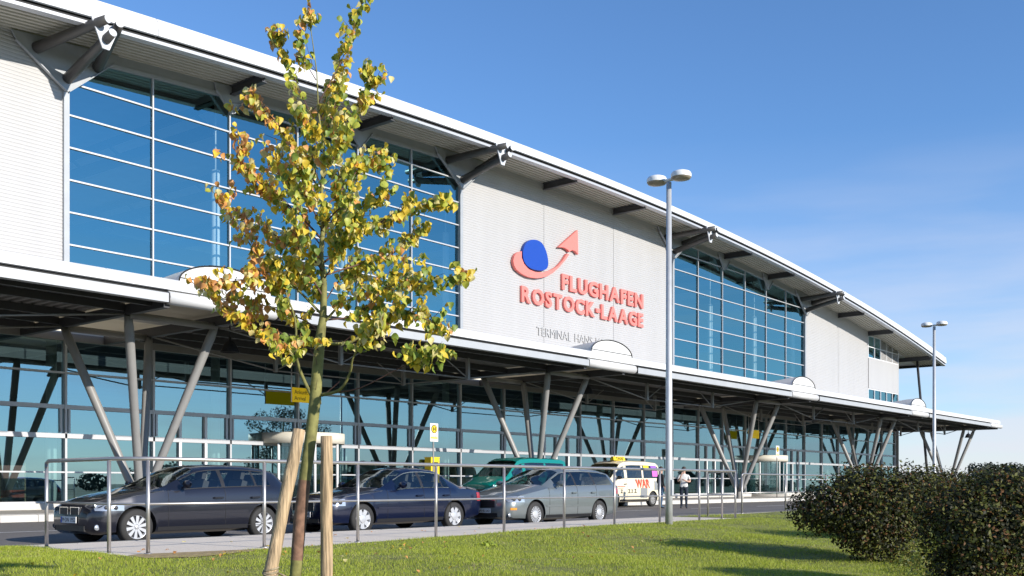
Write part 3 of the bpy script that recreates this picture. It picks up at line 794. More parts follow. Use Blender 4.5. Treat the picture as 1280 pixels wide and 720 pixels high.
LIMBS = [([(392, 500), (376, 466), (370, 440), (369, 400), (355, 360), (345, 330)], -.25, .019),
 ([(400, 494), (425, 487), (438, 465), (441, 448), (455, 425), (470, 405)], -.35, .018),
 ([(418, 491), (450, 485), (490, 465), (515, 452), (532, 438)], -.5, .008),
 ([(396, 432), (345, 427), (318, 410), (292, 388), (268, 366)], .1, .017),
 ([(402, 430), (440, 427), (466, 405), (500, 387), (530, 398), (545, 402)], .3, .016),
 ([(404, 405), (430, 378), (478, 360), (520, 352), (572, 345)], -.2, .014),
 ([(404, 395), (372, 362), (330, 330), (300, 285), (278, 252)], .25, .014),
 ([(404, 372), (385, 345), (350, 345), (310, 350), (272, 352)], -.4, .011),
 ([(402, 330), (440, 302), (480, 275), (515, 258), (542, 250)], .1, .012),
 ([(403, 345), (450, 330), (490, 318), (520, 290)], .5, .010),
 ([(403, 300), (370, 265), (338, 240), (310, 215), (300, 190)], -.3, .011),
 ([(404, 262), (432, 232), (455, 205), (475, 205)], .3, .009),
 ([(403, 242), (372, 195), (342, 150), (318, 128)], .2, .009),
 ([(402, 212), (430, 165), (452, 120), (465, 95)], -.2, .008),
 ([(400, 170), (378, 120), (352, 60), (345, 45)], -.1, .006),
 ([(397, 130), (425, 80), (440, 40), (455, -8)], .1, .006),
 ([(400, 185), (415, 150), (420, 110)], .4, .006),
 ([(395, 100), (375, 60), (385, 20)], -.2, .005),
 ([(403, 285), (425, 260), (440, 270), (470, 240)], -.55, .008),
 ([(403, 310), (385, 290), (360, 300), (325, 285)], .55, .008),
 ([(405, 380), (425, 350), (450, 345)], .6, .008),
 ([(400, 415), (380, 400), (340, 385), (300, 372)], .5, .009),
 ([(399, 440), (385, 425), (350, 440)], -.6, .007),
 ([(403, 290), (395, 270), (380, 235), (375, 205)], -.45, .008), ([(403, 300), (415, 275), (430, 250), (428, 215)], .45, .008),
 ([(402, 235), (392, 205), (390, 165)], .35, .006), ([(404, 225), (416, 200), (425, 175)], -.35, .006),
 ([(404, 340), (390, 320), (372, 285)], -.5, .008), ([(404, 350), (420, 325), (425, 300), (440, 285)], -.45, .008),
 ([(402, 190), (385, 160), (378, 140)], -.3, .006), ([(404, 385), (392, 360), (375, 340), (370, 320)], .45, .008),
 ([(405, 400), (440, 395), (470, 372), (490, 345)], .2, .009), ([(399, 150), (410, 130), (418, 100)], .2, .005), ([(404, 260), (390, 245), (360, 225), (345, 205)], .4, .007)]
leafpos = []
BR = MB()
r3 = random.Random(5)
def twig(a, d, ln, r0, depth):
    pts = [a]; d = d.normalized(); n = 4
    for i in range(n):
        d = (d + Vector((r3.uniform(-.3, .3), r3.uniform(-.3, .3), r3.uniform(-.16, .26)))).normalized(); pts.append(pts[-1] + d * ln / n)
    BR.tube(pts, [r0 * (1 - .7 * i / n) for i in range(n + 1)], 4, 0, False)
    return pts
for px_, dz_, r0 in LIMBS:
    n = len(px_); pts = [P(a, b, dz_ * i / (n - 1)) for i, (a, b) in enumerate(px_)]
    # resample smoothly
    sm = []
    for i in range(n - 1):
        p0, p1, p2, p3 = pts[max(i - 1, 0)], pts[i], pts[i + 1], pts[min(i + 2, n - 1)]
        for t in (0, .33, .66):
            sm.append(.5 * ((2 * p1) + (p2 - p0) * t + (2 * p0 - 5 * p1 + 4 * p2 - p3) * t * t + (3 * p1 - p0 - 3 * p2 + p3) * t ** 3))
    sm.append(pts[-1]); k = len(sm)
    m_ = MB(); m_.tube(sm, [r0 * .8 * (1 - .8 * i / (k - 1)) for i in range(k)], 7)
    obj('branch', m_, 'bark_green' if r0 > .012 else 'twig', TR)
    low = px_[0][1] > 480
    for i in range(2, k):
        f = i / (k - 1)
        if low and f < .72: continue
        for q in range(2 if f > .3 else 1):
            dirv = (sm[i] - sm[i - 1]).normalized(); d = Vector((r3.uniform(-1, 1), r3.uniform(-1, 1), r3.uniform(-.4, .9))) + dirv * .8
            tw = twig(sm[i], d, r3.uniform(.08, .21) * (1.15 - .4 * (px_[0][1] < 200)), .0035, 0)
            for p in tw[1:]:
                for _ in range(r3.choice((3, 4, 5)) if px_[0][1] > 190 else r3.choice((2, 3))): leafpos.append((p + Vector((r3.uniform(-.035, .035), r3.uniform(-.035, .035), r3.uniform(-.04, .02))), f))
        if f > .45: leafpos.append((sm[i].copy(), f))
for _ in range(26):   # bare twigs low on the stem and at the tips
    i = r3.randrange(5, 17); a = tp_[i]; twig(a, Vector((r3.uniform(-1, 1), r3.uniform(-1, 1), r3.uniform(-.1, .8))), r3.uniform(.12, .3), .003, 0)
obj('twigs', BR, 'twig', TR, kind='stuff')
lm = [[leaf_mesh(i * 10 + j, .050, j) for i in range(3)] for j in range(5)]
fol = MB(); r3.shuffle(leafpos); leafpos = leafpos[:5900]; print('leaves', len(leafpos))
fwd = Vector((CC, SS, 0))
leafpos.sort(key=lambda t: t[0].dot(fwd))
lvs = []
big = set(range(0, len(leafpos), max(1, len(leafpos) // 298)))
cnt = 0
for idx, (p, f) in enumerate(leafpos):
    hgt = p.z / 5.0; u = r3.random(); side = p.dot(Vector((SS, -CC, 0)))
    # the left side has turned further than the right
    wo = .09 + .26 * (side < -.1) - .05 * (side > .3); wy = .30; wp = .14; wl = .30
    mi = 3 if u < wo else 0 if u < wo + wy else 4 if u < wo + wy + wp else 1 if u < wo + wy + wp + wl else 2
    s = r3.uniform(.72, 1.2); me = lm[mi][r3.randrange(3)]
    rot = Matrix.Rotation(r3.uniform(0, 6.283), 4, 'Z') @ Matrix.Rotation(r3.uniform(-1.9, -.5), 4, 'X') @ Matrix.Rotation(r3.uniform(-.7, .7), 4, 'Y')
    if idx in big and cnt < 300:
        o = obj('leaf', me, None, TR); o.matrix_local = Matrix.Translation(p) @ rot @ Matrix.Scale(s, 4); cnt += 1
    else:
        fol.add([(Matrix.Translation(p) @ rot @ Matrix.Scale(s, 4)) @ v.co for v in me.vertices], [tuple(q.vertices) for q in me.polygons], mi, True)
obj('foliage', fol, [m_.name for m_ in LEAF], TR, kind='stuff')
def stake(p0, p1, r_, label):
    p0, p1 = Vector(p0), Vector(p1); t = thing('tree_stake', label, 'stake', p0, 'wooden stakes of the young tree')
    m_ = MB(); d = p1 - p0; n = 9
    m_.tube([d * (i / n) + Vector((math.sin(i * 1.7) * .003, math.cos(i * 1.3) * .003, 0)) for i in range(n + 1)], [r_ * (1 + .03 * math.sin(i * 2.1)) for i in range(n)] + [r_ * .96], 16)
    obj('post', m_, 'wood', t); return t, d
p = at_depth(408, 545, 7.9); b0 = at_depth(408.5, 745, 7.9); b0.z = float(lawn_z(np.array(b0.x), np.array(b0.y))) - .05
stake((b0.x, b0.y, b0.z), (p.x, p.y, p.z), .046, 'upright round wooden stake on the right of the young tree')
p = at_depth(374, 537, 7.75); q = at_depth(338, 716, 7.6); d = (q - p); gz2 = -.14; k = (gz2 - p.z) / d.z; b0 = p + d * k
ts, dv = stake(b0, p, .047, 'leaning round wooden stake on the left of the young tree')
m_ = MB()
for j in range(3):
    c = dv * (.335 + .012 * j); m_.tube([c + Vector((math.cos(a) * .052, math.sin(a) * .052, .012 * math.sin(a + j))) for a in np.linspace(0, 2 * math.pi, 15)], .008, 5)
m_.tube([dv * .34 + Vector((.05, -.02, 0)), dv * .34 + Vector((.10, -.06, -.03)), dv * .34 + Vector((.16, -.12, -.09))], .007, 5)
obj('rope_tie', m_, 'rope', ts)

# ================================================================ SHRUBS
def leaf_cloud(lobes, n, size, seed, mats, weights, shell=.55, zmin=None):
    g_ = np.random.default_rng(seed); vs = []; mi = []
    vol = np.array([a[3] * a[4] * a[5] for a in lobes]) ** (2 / 3); pick = g_.choice(len(lobes), n, p=vol / vol.sum())
    Lb = np.array(lobes)[pick]
    d = g_.normal(size=(n, 3)); d /= np.linalg.norm(d, axis=1)[:, None]
    rr = shell + (1.04 - shell) * g_.uniform(0, 1, n) ** .6
    bump = 1 + .13 * np.sin(d[:, 0] * 5 + seed) * np.sin(d[:, 1] * 6) + .10 * np.sin(d[:, 2] * 9 + d[:, 0] * 4 + pick) + g_.normal(0, .022, n)
    pos = Lb[:, :3] + d * Lb[:, 3:6] * (rr * bump)[:, None]
    if zmin is not None:
        k = pos[:, 2] > zmin; pos = pos[k]; d = d[k]; n = len(pos)
    nrm = d + g_.normal(0, .65, (n, 3)); nrm[:, 2] += .35; nrm /= np.linalg.norm(nrm, axis=1)[:, None]
    t = np.cross(nrm, g_.normal(size=(n, 3))); t /= np.linalg.norm(t, axis=1)[:, None]; b = np.cross(nrm, t)
    s = size * g_.uniform(.6, 1.25, n)[:, None]
    v = np.stack([pos - t * s * .5, pos + b * s * .30 + nrm * s * .06, pos + t * s * .55 - nrm * s * .10, pos - b * s * .30 + nrm * s * .06], 1)
    me = bpy.data.meshes.new('crown'); me.vertices.add(n * 4); me.vertices.foreach_set('co', v.ravel())
    me.loops.add(n * 4); me.loops.foreach_set('vertex_index', np.arange(n * 4)); me.polygons.add(n)
    me.polygons.foreach_set('loop_start', np.arange(n) * 4); me.polygons.foreach_set('loop_total', np.full(n, 4))
    for m_ in mats: me.materials.append(m_)
    me.polygons.foreach_set('material_index', g_.choice(len(mats), n, p=weights).astype(np.int32)); me.update(calc_edges=True)
    return me
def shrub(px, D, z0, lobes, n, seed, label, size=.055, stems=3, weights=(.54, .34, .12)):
    b = at_depth(px, 606, D); t = thing('shrub', label, 'shrub', (b.x, b.y, z0), 'dark round shrubs at the lawn edge')
    rt, fw = Vector((SS, -CC, 0)), Vector((CC, SS, 0)); LL = []
    for r_, f_, z_, a, b_, c_ in lobes: q = rt * r_ + fw * f_; LL.append((q.x, q.y, z_ - z0, a, b_, c_))
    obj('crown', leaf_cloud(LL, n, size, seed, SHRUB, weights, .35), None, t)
    rr = random.Random(seed)
    m_ = MB()
    for s in range(stems):
        q = Vector((rr.uniform(-.05, .05), rr.uniform(-.05, .05), -.05)); e = Vector(rr.choice(LL)[:3]) * .75
        m_.tube([q, q + (e - q) * .25 + Vector((0, 0, .12)), e], [.045, .035, .015], 8)
        obj('stem', m_, 'bark_green', t); m_ = MB()
    return t
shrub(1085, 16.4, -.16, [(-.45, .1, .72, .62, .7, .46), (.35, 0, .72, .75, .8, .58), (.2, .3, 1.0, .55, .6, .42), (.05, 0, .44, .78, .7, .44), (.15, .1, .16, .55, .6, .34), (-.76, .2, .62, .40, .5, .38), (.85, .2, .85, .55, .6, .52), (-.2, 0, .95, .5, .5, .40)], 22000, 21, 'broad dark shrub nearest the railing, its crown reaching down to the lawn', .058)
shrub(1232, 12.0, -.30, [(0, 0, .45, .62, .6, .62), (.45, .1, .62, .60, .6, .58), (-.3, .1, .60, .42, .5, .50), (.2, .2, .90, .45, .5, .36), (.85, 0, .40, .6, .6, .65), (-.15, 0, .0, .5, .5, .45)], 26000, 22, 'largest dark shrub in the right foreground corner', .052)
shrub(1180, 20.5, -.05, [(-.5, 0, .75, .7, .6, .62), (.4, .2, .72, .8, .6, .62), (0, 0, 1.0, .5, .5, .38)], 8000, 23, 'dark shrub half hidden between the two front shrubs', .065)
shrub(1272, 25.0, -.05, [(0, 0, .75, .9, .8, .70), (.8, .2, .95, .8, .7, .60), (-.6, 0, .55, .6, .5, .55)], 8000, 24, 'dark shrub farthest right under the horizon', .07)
# low ground cover between the shrubs
def cover():
    g_ = np.random.default_rng(31); lob = []
    for k in range(46):
        f = g_.uniform(0, 1); c = at_depth(1040 + 160 * f + g_.uniform(-10, 55), 606, 22.5 - 9.5 * f + g_.uniform(-.6, .5))
        z = float(lawn_z(np.array(c.x), np.array(c.y))); lob.append((c.x, c.y, z + .02, g_.uniform(.3, .55), g_.uniform(.3, .55), g_.uniform(.14, .30)))
    o = bpy.data.objects.new('ground_cover', leaf_cloud(lob, 16000, .05, 31, COVER, (.5, .28, .22), .3)); C.objects.link(o)
    tag(o, 'low yellow-green ground cover leaves under the dark shrubs', 'ground cover', kind='stuff')
cover()
# broad-leaved weeds in the lawn
for i, (px, py) in enumerate([(610, 683), (205, 668), (860, 690), (700, 700), (585, 655), (920, 668)]):
    z = .02; D = 1.0 * FPX / (py - 606)
    for _ in range(6):
        q = at_depth(px, 606, D); z = float(lawn_z(np.array(q.x), np.array(q.y))); D = (CAM_H - z) * FPX / (py - 606)
    c = at_depth(px, 606, D)
    me = leaf_cloud([(c.x, c.y, z + .02, .16, .16, .06)], 60, .07, 40 + i, [M['blade_0'], M['blade_2']], (.5, .5), .2); me.name = 'weed'
    if i: continue
    obj('weeds', me, None, label='broad-leaved weeds growing in the lawn', cat='weeds', kind='stuff')

# ================================================================ FAR WOODS (one on the horizon, one behind the viewer seen mirrored in the glass)
def far_wood(name, pts, seed, hmin, hmax, n, size, label):
    g_ = np.random.default_rng(seed); lob = []
    for (x, y) in pts:
        h = g_.uniform(hmin, hmax); lob.append((x, y, h * .5 - .6, h * g_.uniform(.5, .9), h * .6, h * .5))
    me = leaf_cloud(lob, n, size, seed, [M['far_tree']], (1.0,), .7, -.7); o = bpy.data.objects.new(name, me); C.objects.link(o)
    tag(o, label, 'wood', kind='stuff')
far_wood('far_wood', [(at_depth(1225 + 4.5 * i, 606, 330 + 10 * (i % 3)).x, at_depth(1225 + 4.5 * i, 606, 330 + 10 * (i % 3)).y) for i in range(20)], 51, 6, 9, 5000, 1.3, 'distant dark wood on the horizon beyond the shrubs')
far_wood('far_wood', [(-60 + 9 * i + (i * 37 % 5), -150 - (i * 53 % 30)) for i in range(60)], 52, 3, 7, 40000, .9, 'dark wood on the far side mirrored low in the terminal glass')

# ================================================================ VEHICLES
# local axes of a vehicle: x from the front bumper to the rear, y across (the walkway side is negative), z up
SLOTS = ['body', 'arch', 'windscreen', 'rear_window', 'front_window', 'rear_window_side', 'quarter_window', 'front_door', 'rear_door', 'bonnet', 'pillar']
def curve(pts, x): p = np.array(pts); return float(np.interp(x, p[:, 0], p[:, 1]))
class Shape:
    def __init__(s, c): s.c = c
    def ring(s, x):
        c = s.c; zt, zb, w_, wr, z0 = (curve(c[k], x) for k in ('zt', 'zb', 'w', 'wr', 'z0'))
        zb = min(zb, zt - .03); h = zt - zb; re = zt - min(.07, h * .25)
        pts = [(0, z0), (.80 * w_, z0), (.95 * w_, z0 + .05), (.985 * w_, z0 + .16), (w_, z0 + (zb - z0) * .58), (.992 * w_, z0 + (zb - z0) * .84), (.955 * w_, zb)]
        bw_ = .94 * w_
        for f in (.10, .48, c.get('wtop', .91)): pts.append((bw_ + (wr - bw_) * f + .03 * w_ * math.sin(f * math.pi) * (h > .2), zb + (re - zb) * f))
        pts += [(wr, re), (.72 * wr, zt - .25 * (zt - re)), (0, zt)]
        return pts
    def at(s, x, j, side=-1, off=0.0):
        r_ = s.ring(x); i = int(min(max(j, 0), 11.999)); f = j - i
        y = r_[i][0] + (r_[i + 1][0] - r_[i][0]) * f; z = r_[i][1] + (r_[i + 1][1] - r_[i][1]) * f
        p = Vector((x, side * y, z))
        if off:
            a = Vector((r_[i + 1][0] - r_[i][0], r_[i + 1][1] - r_[i][1])); 
            if a.length > 1e-6: a.normalize(); p += Vector((0, side * a.y, -a.x)) * off
        return p
    def j_of_z(s, x, z):
        r_ = s.ring(x)
        for i in range(2, 12):
            if r_[i][1] <= z <= r_[i + 1][1]: return i + (z - r_[i][1]) / max(1e-6, r_[i + 1][1] - r_[i][1])
        return 6
    def patch(s, mb, x0, x1, j0, j1, side=-1, off=.008, n=6, mi=0):
        rows = [[s.at(x0 + (x1 - x0) * a / n, j0 + (j1 - j0) * b / 4, side, off) for a in range(n + 1)] for b in range(5)]
        mb.sheet(rows, mi, True, flip=side > 0); return mb
    def zpatch(s, mb, x0, x1, z0, z1, side=-1, off=.008, n=6, mi=0, skew=0):
        rows = []
        for b in range(4):
            z = z0 + (z1 - z0) * b / 3; rows.append([s.at(x0 + (x1 - x0) * a / n + skew * b / 3, s.j_of_z(x0 + (x1 - x0) * a / n + skew * b / 3, z), side, off) for a in range(n + 1)])
        mb.sheet(rows, mi, True, flip=side > 0); return mb
def build_body(c, paint):
    S_ = Shape(c); L_ = c['L']; xs = set(np.linspace(0, L_, 40).tolist())
    for k in ('zt', 'zb', 'w', 'wr', 'z0'): xs |= {p[0] for p in c[k]}
    for a, b in c['win']: xs |= {a, b}
    for a, b in (c['ws'], c['rw']): xs |= {a, b}
    for a, b in c['doors']: xs |= {a, b}
    xs = sorted(xs); q = [xs[0]]
    for x in xs[1:]:
        if x - q[-1] > .012: q.append(x)
    xs = q; vs = []; fs = []; mi = []
    for x in xs:
        r_ = S_.ring(x); vs += [(x, y, z) for y, z in r_] + [(x, -y, z) for y, z in r_[-2:0:-1]]
    n = 24
    def slot(xm, j):
        if c['ws'][0] < xm < c['ws'][1] and j >= 10: return 2
        if c['rw'][0] < xm < c['rw'][1] and j >= c.get('rwj', 10): return 3
        if j in (7, 8):
            for k, (a, b) in enumerate(c['win']):
                if a < xm < b: return 4 + k
            if c['win'][0][0] < xm < c['win'][-1][1]: return 10
        if 2 <= j <= 6:
            for k, (a, b) in enumerate(c['doors']):
                if a < xm < b: return 7 + k
        if xm < c['ws'][0] - .02 and j >= 8 and xm > .12: return 9
        return 0
    for i in range(len(xs) - 1):
        xm = (xs[i] + xs[i + 1]) / 2
        for j in range(n):
            j2 = (j + 1) % n; fs.append((i * n + j, (i + 1) * n + j, (i + 1) * n + j2, i * n + j2)); mi.append(slot(xm, j if j < 12 else 23 - j))
    fs.append(tuple(range(n))); mi.append(0); e = (len(xs) - 1) * n; fs.append(tuple(e + k for k in reversed(range(n)))); mi.append(0)
    me = bpy.data.meshes.new('body'); me.from_pydata(vs, [], fs)
    bm = bmesh.new(); bm.from_mesh(me); bmesh.ops.recalc_face_normals(bm, faces=bm.faces); bm.to_mesh(me); bm.free()
    mats = [paint, 'trim', 'glass_car', 'glass_car', 'glass_car', 'glass_car', 'glass_car', paint, paint, paint, paint if c.get('van') else 'trim']
    for m_ in mats: me.materials.append(M[m_])
    me.polygons.foreach_set('material_index', mi); me.update()
    o = bpy.data.objects.new('body', me); C.objects.link(o); cut = []
    for wx in c['wheels']:
        for sd in (-1, 1):
            k = MB(); w_ = c['W']; k.lathe([(0, -.30), (c['r'] + .055, -.30), (c['r'] + .055, .2), (0, .2)], (wx, sd * (w_ - .02) if sd > 0 else -(w_ - .02), c['r']), axis='y', n=28, mi=1)
            if sd < 0: k.v = [(p[0], 2 * (-(w_ - .02)) - p[1], p[2]) for p in k.v]
            cm = bpy.data.meshes.new('cut'); cm.from_pydata(k.v, [], k.f); b2 = bmesh.new(); b2.from_mesh(cm)
            bmesh.ops.remove_doubles(b2, verts=b2.verts, dist=1e-5); bmesh.ops.recalc_face_normals(b2, faces=b2.faces); b2.to_mesh(cm); b2.free()
            for m_ in mats: cm.materials.append(M[m_])
            cm.polygons.foreach_set('material_index', [1] * len(cm.polygons)); co = bpy.data.objects.new('cut', cm); C.objects.link(co); cut.append(co)
            md = o.modifiers.new('b', 'BOOLEAN'); md.operation = 'DIFFERENCE'; md.object = co; md.solver = 'EXACT'
    dg = bpy.context.evaluated_depsgraph_get(); res = bpy.data.meshes.new_from_object(o.evaluated_get(dg), depsgraph=dg)
    for co in cut: bpy.data.objects.remove(co)
    bpy.data.objects.remove(o)
    parts = {}
    for p in res.polygons:
        k = p.material_index; sd = 0
        if k in (4, 5, 6, 7, 8): sd = -1 if p.center.y < 0 else 1
        parts.setdefault((k, sd), []).append(p)
    out = []
    for (k, sd), ps in sorted(parts.items()):
        idx = {}; v2 = []; f2 = []
        for p in ps:
            f = []
            for v in p.vertices:
                if v not in idx: idx[v] = len(v2); v2.append(tuple(res.vertices[v].co))
                f.append(idx[v])
            f2.append(f)
        m2 = bpy.data.meshes.new(SLOTS[k]); m2.from_pydata(v2, [], f2); m2.materials.append(M[mats[k]])
        m2.polygons.foreach_set('use_smooth', [True] * len(f2)); m2.update()
        try: m2.set_sharp_from_angle(angle=math.radians(34))
        except Exception: pass
        out.append((k, sd, m2))
    return S_, out
def wheel(parent, x, y, r_, style, side):
    t = MB(); wd = .20; ya = y + (.0 if side < 0 else 0)
    t.lathe([(r_ * .66, -wd / 2), (r_ * .93, -wd / 2), (r_, -wd / 2 + .03), (r_, wd / 2 - .03), (r_ * .93, wd / 2), (r_ * .66, wd / 2)], (x, ya, r_), axis='y', n=32)
    o = obj('wheel', t, 'rubber', parent)
    f = -1 if side < 0 else 1; ro = r_ * .68; yo = ya + f * (wd / 2 - .012)
    m_ = MB(); m_.lathe([(ro, -f * -.0), (ro * .93, f * -.012), (ro * .90, f * -.06)], (x, yo, r_), axis='y', n=32, mi=0)
    m_.lathe([(ro * .91, f * -.055), (0, f * -.055)], (x, yo, r_), axis='y', n=32, mi=1)
    n, wr_ = {'ten': (10, .050), 'seven': (7, .085), 'many': (18, .024), 'steel': (12, .055)}[style]
    for k in range(n):
        a = 2 * math.pi * k / n + .2; d = Vector((math.cos(a), 0, math.sin(a))); s = Vector((-math.sin(a), 0, math.cos(a))); c0 = Vector((x, yo - f * .012, r_))
        w0 = wr_ * (.55 if style != 'seven' else .9); a0, a1 = c0 + d * ro * .14, c0 + d * ro * .95
        vs = [a0 - s * w0 * .6, a0 + s * w0 * .6, a1 + s * wr_ * .62, a1 - s * wr_ * .62]; bk = Vector((0, -f * .03, 0))
        m_.add(vs + [v + bk for v in vs], [(0, 1, 2, 3), (0, 4, 5, 1), (1, 5, 6, 2), (2, 6, 7, 3), (3, 7, 4, 0)], 0)
    cr = ro * {'ten': .17, 'seven': .42, 'many': .46, 'steel': .3}[style]
    m_.lathe([(cr, f * -.02), (cr, f * -.004), (cr * .8, f * .002), (0, f * .004)], (x, yo, r_), axis='y', n=20, mi=0)
    m_.lathe([(ro * 1.0, f * -.01), (ro * .985, f * .004), (ro * .93, f * -.002), (ro * .92, f * -.02)], (x, yo, r_), axis='y', n=32, mi=0)
    obj('rim', m_, ['rim', 'rim_dark'] if style != 'steel' else ['steel_grey', 'rim_dark'], o)
def vehicle(name, label, cat, c, paint, X, Y, style, group='cars parked in front of the terminal', zr=None, tint=None):
    """X, Y: front bumper and the walkway-side flank"""
    W_ = c['W']; z = road_z(Y + W_); t = thing(name, label, cat, (X, Y + W_, z), group)
    S_, parts = build_body(c, paint); PO = {}
    body = None
    for k, sd, me in parts:
        nm = {'body': 'body', 'arch': 'wheel_arch', 'rear_window_side': 'side_window', 'front_window': 'side_window', 'quarter_window': 'side_window', 'front_door': 'door', 'rear_door': 'door', 'pillar': 'door_pillar'}.get(SLOTS[k], SLOTS[k])
        PO[(k, sd)] = obj(nm, me, None, t)
    for wx in c['wheels']:
        for sd in (-1, 1): wheel(t, wx, sd * (W_ - .115), c['r'], style, sd)
    # dark gaps round the doors, and sills
    gp_ = MB()
    for sd in (-1, 1):
        ed = sorted({e for d in c['doors'] for e in d})
        for x in ed:
            js = np.linspace(2.2, 6.9, 12)
            for a, b in zip(js[:-1], js[1:]):
                p, q = S_.at(x, a, sd, .001), S_.at(x, b, sd, .001); gp_.bar(p, q, .007, .006)
        x0, x1 = c['doors'][0][0], c['doors'][-1][1]
        for i in range(10):
            a, b = x0 + (x1 - x0) * i / 10, x0 + (x1 - x0) * (i + 1) / 10
            gp_.bar(S_.at(a, 2.5, sd, .001), S_.at(b, 2.5, sd, .001), .007, .006)
    obj('door_gap', gp_, 'gap_black', t)
    # black window surround
    for sd in (-1, 1):
        for jj in (7.0, 9.0):
            fr_ = MB(); xs = np.linspace(c['win'][0][0], c['win'][-1][1], 18)
            for a, b in zip(xs[:-1], xs[1:]): fr_.bar(S_.at(a, jj, sd, .003), S_.at(b, jj, sd, .003), .012, .014)
            obj('window_seal', fr_, 'chrome' if c.get('chrome') else 'trim', t)
    if 'strip' in c:
        for sd in (-1, 1):
            m_ = MB(); S_.zpatch(m_, c['wheels'][0] + c['r'] + .09, c['wheels'][1] - c['r'] - .09, c['strip'], c['strip'] + .045, sd, .012, 12); obj('side_moulding', m_, c.get('strip_mat', 'trim'), t)
    for sd in (-1, 1):
        for a, b in c['doors'][:2 if not c.get('van') else 1]:
            xh = b - .16; zh = c['hz']; j = S_.j_of_z(xh, zh); m_ = MB(); p, q = S_.at(xh - .09, j, sd, .03), S_.at(xh + .09, j, sd, .03); m_.bar(p, q, .022, .035)
            for pt in (p, q): m_.bar(pt, pt - Vector((0, sd * .03, 0)), .025, .03)
            obj('door_handle', m_, c.get('handle', paint), t)
        m_ = MB(); xm = c['mir']; p = S_.at(xm, 7.1, sd, .02)
        m_.lathe([(0, 0)], n=3) if False else None
        bx = [(0, .02), (.05, .085), (.11, .10), (.13, .07), (.13, .0)]
        ctr = p + Vector((.0, sd * .15, .07)); rows = []
        for u in np.linspace(-1, 1, 9):
            kk = math.sqrt(max(0, 1 - u * u * .85)); rows.append([ctr + Vector((-.06 * math.cos(a) * kk, sd * .115 * u, .075 * math.sin(a) * kk)) for a in np.linspace(0, 2 * math.pi, 13)])
        m_.sheet(rows); m_.bar(p, ctr - Vector((0, sd * .05, .03)), .04, .03); obj('wing_mirror', m_, c.get('mirror', paint), t)
        m_ = MB(); x0, x1, z0, z1 = c['hl']; S_.zpatch(m_, x0, x1, z0, z1, sd, .010, 8); hl_ = obj('headlight', m_, 'headlight', t)
        for fx_ in (.35, .68):
            q = S_.at(x0 + (x1 - x0) * fx_, S_.j_of_z(x0 + (x1 - x0) * fx_, (z0 + z1) / 2), sd, .014); m_ = MB(); rr_ = (z1 - z0) * .36
            m_.lathe([(rr_, 0), (rr_ * .7, sd * .012), (0, sd * .016)], q, 'y', 14); obj('lamp_lens', m_, 'rim_dark', hl_)
        m_ = MB(); S_.zpatch(m_, c['wheels'][0] + c['r'] + .08, c['wheels'][1] - c['r'] - .08, curve(c['z0'], 2.0) + .06, curve(c['z0'], 2.0) + .13, sd, .008, 10); obj('sill', m_, 'trim', t)
        m_ = MB(); q = S_.at(.10, S_.j_of_z(.10, .32), sd, .012); m_.lathe([(.05, 0), (.04, sd * .01), (0, sd * .012)], q, 'y', 12); obj('fog_lamp', m_, 'headlight', t)
        if 'amb' in c: m_ = MB(); x0, x1, z0, z1 = c['amb']; S_.zpatch(m_, x0, x1, z0, z1, sd, .012, 4); obj('indicator', m_, 'amber', t)
        m_ = MB(); x0, x1, z0, z1 = c['tl']; S_.zpatch(m_, x0, x1, z0, z1, sd, .008, 5); obj('taillight', m_, 'taillight', t)
    # front: grille, lower intake, number plate
    for (y0, y1, z0, z1, mt) in c['grille']:
        m_ = MB(); m_.box(-.012, .08, y0, y1, z0, z1, 0)
        m_.box(-.018, -.0121, y0, y0 + .012, z0, z1, 1); m_.box(-.018, -.0121, y1 - .012, y1, z0, z1, 1); m_.box(-.018, -.0121, y0 + .0121, y1 - .0121, z1 - .012, z1, 1)
        nb = int((z1 - z0) / .045)
        for q in range(1, nb): m_.box(-.016, -.0125, y0 + .013, y1 - .013, z0 + q * (z1 - z0) / nb - .004, z0 + q * (z1 - z0) / nb + .004, 2)
        obj('grille', m_, ['trim', mt, 'trim' if mt == 'trim' else 'rim_dark'], t)
    if 'plate' in c:
        zc, tx, wt = c['plate']; m_ = MB(); m_.box(-.034, -.02, -.26, .26, zc - .055, zc + .055); m_.box(-.0355, -.0341, .215, .258, zc - .052, zc + .052, 1)
        po = obj('number_plate', m_, ['plate_white', 'plate_blue'], t)
        text_on('plate_text', tx, po, 'black', (-.0345, .20, zc - .036), (0, -1, 0), (0, 0, 1), .44, .072, .002)
    # cabin: floor, seats, dashboard, steering wheel
    zb_ = curve(c['zb'], c['ws'][1]); m_ = MB(); xf0, xf1 = c['ws'][0] + .1, c['win'][-1][1] - .05
    m_.box(xf0, xf1, -W_ * .82, W_ * .82, zb_ - .55, zb_ - .5); m_.box(xf0, xf0 + .35, -W_ * .8, W_ * .8, zb_ - .5, zb_ - .02); obj('cabin_floor', m_, 'seat', t)
    for xq in c['seats']:
        for yq in (-.38, .38):
            m_ = MB(); m_.box(xq - .45, xq + .05, yq - .23, yq + .23, zb_ - .48, zb_ - .32); m_.bar((xq + .02, yq, zb_ - .35), (xq + .17, yq, zb_ + .17), .12, .42, up=(0, 1, 0)); m_.bar((xq + .16, yq, zb_ + .20), (xq + .20, yq, zb_ + .36), .08, .24, up=(0, 1, 0)); obj('seat', m_, 'seat', t)
    m_ = MB(); cx, cy, cz = xf0 + .42, .36, zb_ + .02; m_.tube([(cx + .05 * math.sin(a), cy + .18 * math.cos(a), cz + .17 * math.sin(a)) for a in np.linspace(0, 2 * math.pi, 17)], .014, 5); obj('steering_wheel', m_, 'seat', t)
    # wipers
    m_ = MB(); x0, x1 = c['ws']
